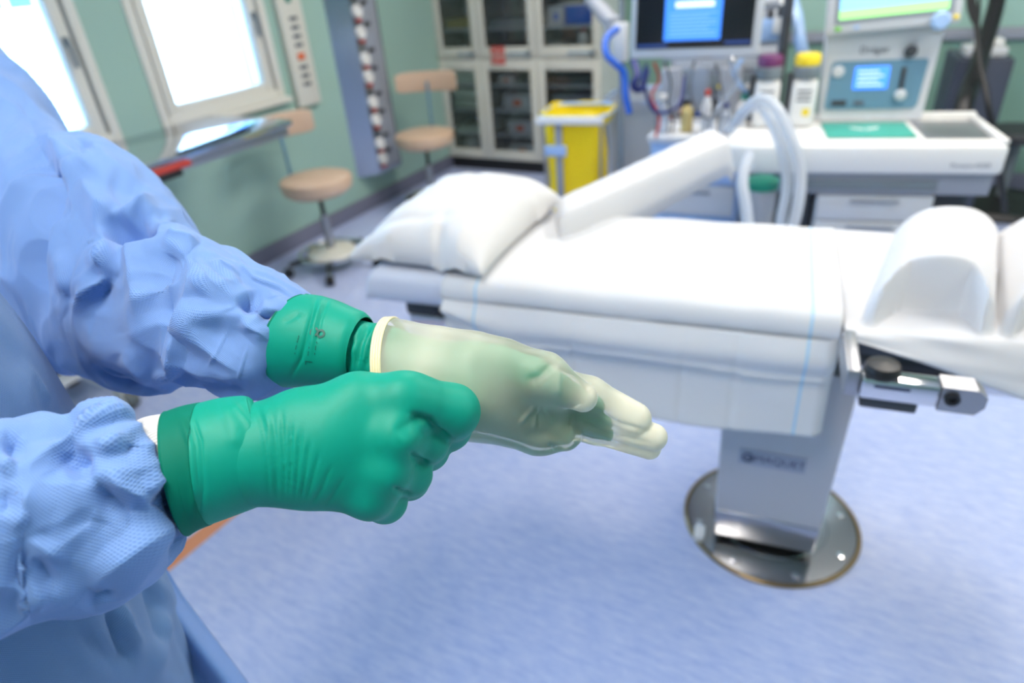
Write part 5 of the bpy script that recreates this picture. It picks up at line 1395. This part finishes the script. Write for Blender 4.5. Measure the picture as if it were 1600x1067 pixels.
# printing on the far cuff: wrap lettering on the cuff surface
def cuff_print(txt, size, s_at, th_at, parent, q, flip=1):
    V0, F0 = text_mesh(txt, size); C, A, nb = q; out = []
    n = len(C); L = np.concatenate([[0], np.cumsum(np.linalg.norm(np.diff(C, axis=0), axis=1))]); rad = np.linalg.norm(A, axis=1).mean()
    for x, y, _z in V0:
        s = np.interp(s_at + y * flip, L, np.arange(n)); i = min(int(s), n - 2); t = s - i; a = th_at - x / rad * flip * -1
        P = [C[k] + (A[k] * math.cos(a) + nb[k] * math.sin(a)) * 1.036 for k in (i, i + 1)]
        out.append(P[0] * (1 - t) + P[1] * t)
    mb = MB(); mb.add(out, F0); return mb.build('print', mat('grey_print', srgb(6, 92, 80), .5) if 'grey_print' not in MATS else MATS['grey_print'], parent, world=True, smooth=0)
cuff_print('8', .018, .040, 1.32, gl_, q2)
cuff_print('- -- -', .006, .043, 1.66, gl_, q2)
cuff_print('-- - --', .006, .038, 1.68, gl_, q2)
cuff_print('--- -- -', .006, .027, 1.66, gl_, q2)
cuff_print('L', .008, .038, 2.02, gl_, q2)
lo_, hi_ = bounds(lat + lf)
V, F = sdf_surface(latex, lo_, hi_, .0017)
z1 = lambda X, Y: (560 + X / 3.077, 440 + Y / 3.077)
V = strokes(V, F, [([(850, 590), (810, 640), (770, 690)], 2.5, 3, .0014, 0), ([(870, 590), (850, 660), (845, 710)], 2, 2.5, .0013, 0), ([(885, 585), (905, 640), (930, 690)], 2, 2.5, .0014, 0), ([(850, 600), (860, 650), (870, 700)], 2, 2.5, -.0010, 0),
                   ([(1030, 640), (1020, 690), (1030, 740)], 2, 2.5, .0014, 0), ([(1050, 650), (1045, 700), (1055, 750)], 2, 2.5, -.0010, 0), ([(1070, 680), (1065, 740), (1060, 790)], 2.2, 2.5, .0010, 0),
                   ([(800, 480), (870, 450), (930, 390)], 6, 10, -.0030, 0), ([(930, 395), (960, 450), (960, 560)], 5, 8, .0022, 0), ([(420, 330), (600, 330), (800, 370), (920, 380)], 16, 22, .0020, 0), ([(1130, 610), (1250, 680), (1400, 720)], 3, 4, -.0014, 0), ([(1040, 660), (1200, 730), (1420, 780)], 3, 4, -.0014, 0),
                   ([(780, 740), (900, 730), (1000, 760)], 8, 10, -.0014, 0), ([(900, 790), (940, 800), (930, 830)], 6, 6, -.0020, 0)], z1)
keep = ((V - C0) @ axl) > 0
Fk = F[keep[F].all(1)]; used = np.unique(Fk); rm = -np.ones(len(V), int); rm[used] = np.arange(len(used))
gap = lhand(V[used]); gap = np.clip((gap - .003) / .017, 0, 1); gap = gap * gap * (3 - 2 * gap)
lo = np_mesh('overglove', V[used], rm[Fk], M_latex, pe)
at_ = lo.data.attributes.new('wall', 'FLOAT', 'POINT'); at_.data.foreach_set('value', .31 + .57 * gap); lo['label'] = 'translucent cream latex overglove with empty fingertips'
# its rolled rim, a few close turns of latex, following the cut opening
Vr = V[keep & (((V - C0) @ axl) < .003)]
e1 = np.cross(axl, np.array([0, 0, 1.0])); e1 /= np.linalg.norm(e1); e2 = np.cross(axl, e1)
an = np.arctan2((Vr - C0) @ e2, (Vr - C0) @ e1); rr = np.hypot((Vr - C0) @ e2, (Vr - C0) @ e1)
o_ = np.argsort(an); ang_s = np.linspace(-np.pi, np.pi, 90, endpoint=False)
rs = np.interp(ang_s, an[o_], rr[o_], period=2 * np.pi); rs = np.convolve(np.concatenate([rs[-6:], rs, rs[:6]]), np.ones(13) / 13, 'valid')
for k in range(4):
    pts = [C0 + axl * (-.001 + .0021 * k) + (e1 * math.cos(a) + e2 * math.sin(a)) * (r + .0002) for a, r in zip(ang_s, rs)]
    MB().tube(pts, .0016 - .0001 * k, 8, closed=True).build('rolled_rim', M_latexrim, lo, world=True)

# ---- what the frame does not show of the person: legs, clogs, head with cap and mask
M_scrub = mat('green_scrubs', srgb(70, 130, 120), .8); M_skin = mat('skin', srgb(214, 170, 146), .5, sss=.1); M_clog = mat('white_clog', (.75, .75, .75), .4)
M_cap = mat('pale_green_cap', srgb(150, 195, 185), .8, bump=.2, bscale=60); M_mask = mat('pale_blue_mask', srgb(165, 200, 230), .7)
cx_ = float(cxs[0])
for s in (-1, 1):
    MB().tube([(cx_, TY + s * .11, .55), (cx_ + .01, TY + s * .11, .35), (cx_, TY + s * .11, .09)], [.085, .075, .065], 20).build('trouser_leg', M_scrub, pe, world=True)
    rows = []
    for i in range(15):
        t_ = i / 14; w_ = .045 * (1 - abs(2 * t_ - 1) ** 4) ** .5 + .003; h_ = .085 - .03 * t_ if t_ < .98 else .03
        rows.append([(cx_ - .10 + .28 * t_, TY + s * .11 + w_ * math.cos(a), max(0, h_ * .5 + h_ * .5 * math.sin(a))) for a in [2 * math.pi * k / 16 for k in range(16)]])
    mb = MB(); mb.grid(rows, closed=True); mb.f.append(tuple(range(16))); mb.f.append(tuple(14 * 16 + k for k in range(15, -1, -1))); mb.build('clog', M_clog, pe, world=True)
hx, hy, hz = float(cxs[-1]) + .03, TY + .01, 1.70
def ell(p, c, r): 
    q = (p - np.array(c)) / np.array(r); l = np.linalg.norm(q, axis=1); return (l - 1) * min(r)
def head(p):
    D = ell(p, (hx, hy, hz + .03), (.098, .078, .115)); D = smin(D, ell(p, (hx + .03, hy, hz - .06), (.062, .056, .065)), .04)
    D = smin(D, cone(p, np.array([hx - .03, hy, hz - .18]), np.array([hx - .015, hy, hz - .05]), .056, .054), .03)
    D = smin(D, cone(p, np.array([hx + .088, hy, hz + .03]), np.array([hx + .112, hy, hz - .012]), .009, .014), .012)
    for s in (-1, 1):
        D = smin(D, ell(p, (hx - .005, hy + s * .080, hz + .0), (.022, .010, .034)), .008)
        e = ell(p, (hx + .088, hy + s * .032, hz + .028), (.014, .017, .011)); D = -smin(-D, e, .012)
    return D
V, F = sdf_surface(head, (hx - .14, hy - .12, hz - .22), (hx + .15, hy + .12, hz + .18), .005)
np_mesh('head', V, F, M_skin, pe)
for s in (-1, 1): MB().lathe([(.001, -.011), (.008, -.008), (.011, 0), (.008, .008), (.001, .011)], 14, Matrix.Translation((hx + .080, hy + s * .032, hz + .028))).build('eye', M_plast, pe, world=True)
def cap(p): return np.maximum(ell(p, (hx - .006, hy, hz + .045), (.112, .092, .118)), -(p[:, 2] - (hz + .055) + (hx - p[:, 0]) * .6))
V, F = sdf_surface(cap, (hx - .14, hy - .12, hz - .10), (hx + .15, hy + .12, hz + .19), .005); np_mesh('cap', V, F, M_cap, pe, sharp=50)
def mask(p): return np.maximum(ell(p, (hx + .030, hy, hz - .035), (.098, .078, .078)), -(p[:, 0] - (hx + .020)))
V, F = sdf_surface(mask, (hx - .05, hy - .12, hz - .15), (hx + .16, hy + .12, hz + .08), .005); np_mesh('face_mask', V, F, M_mask, pe, sharp=50)
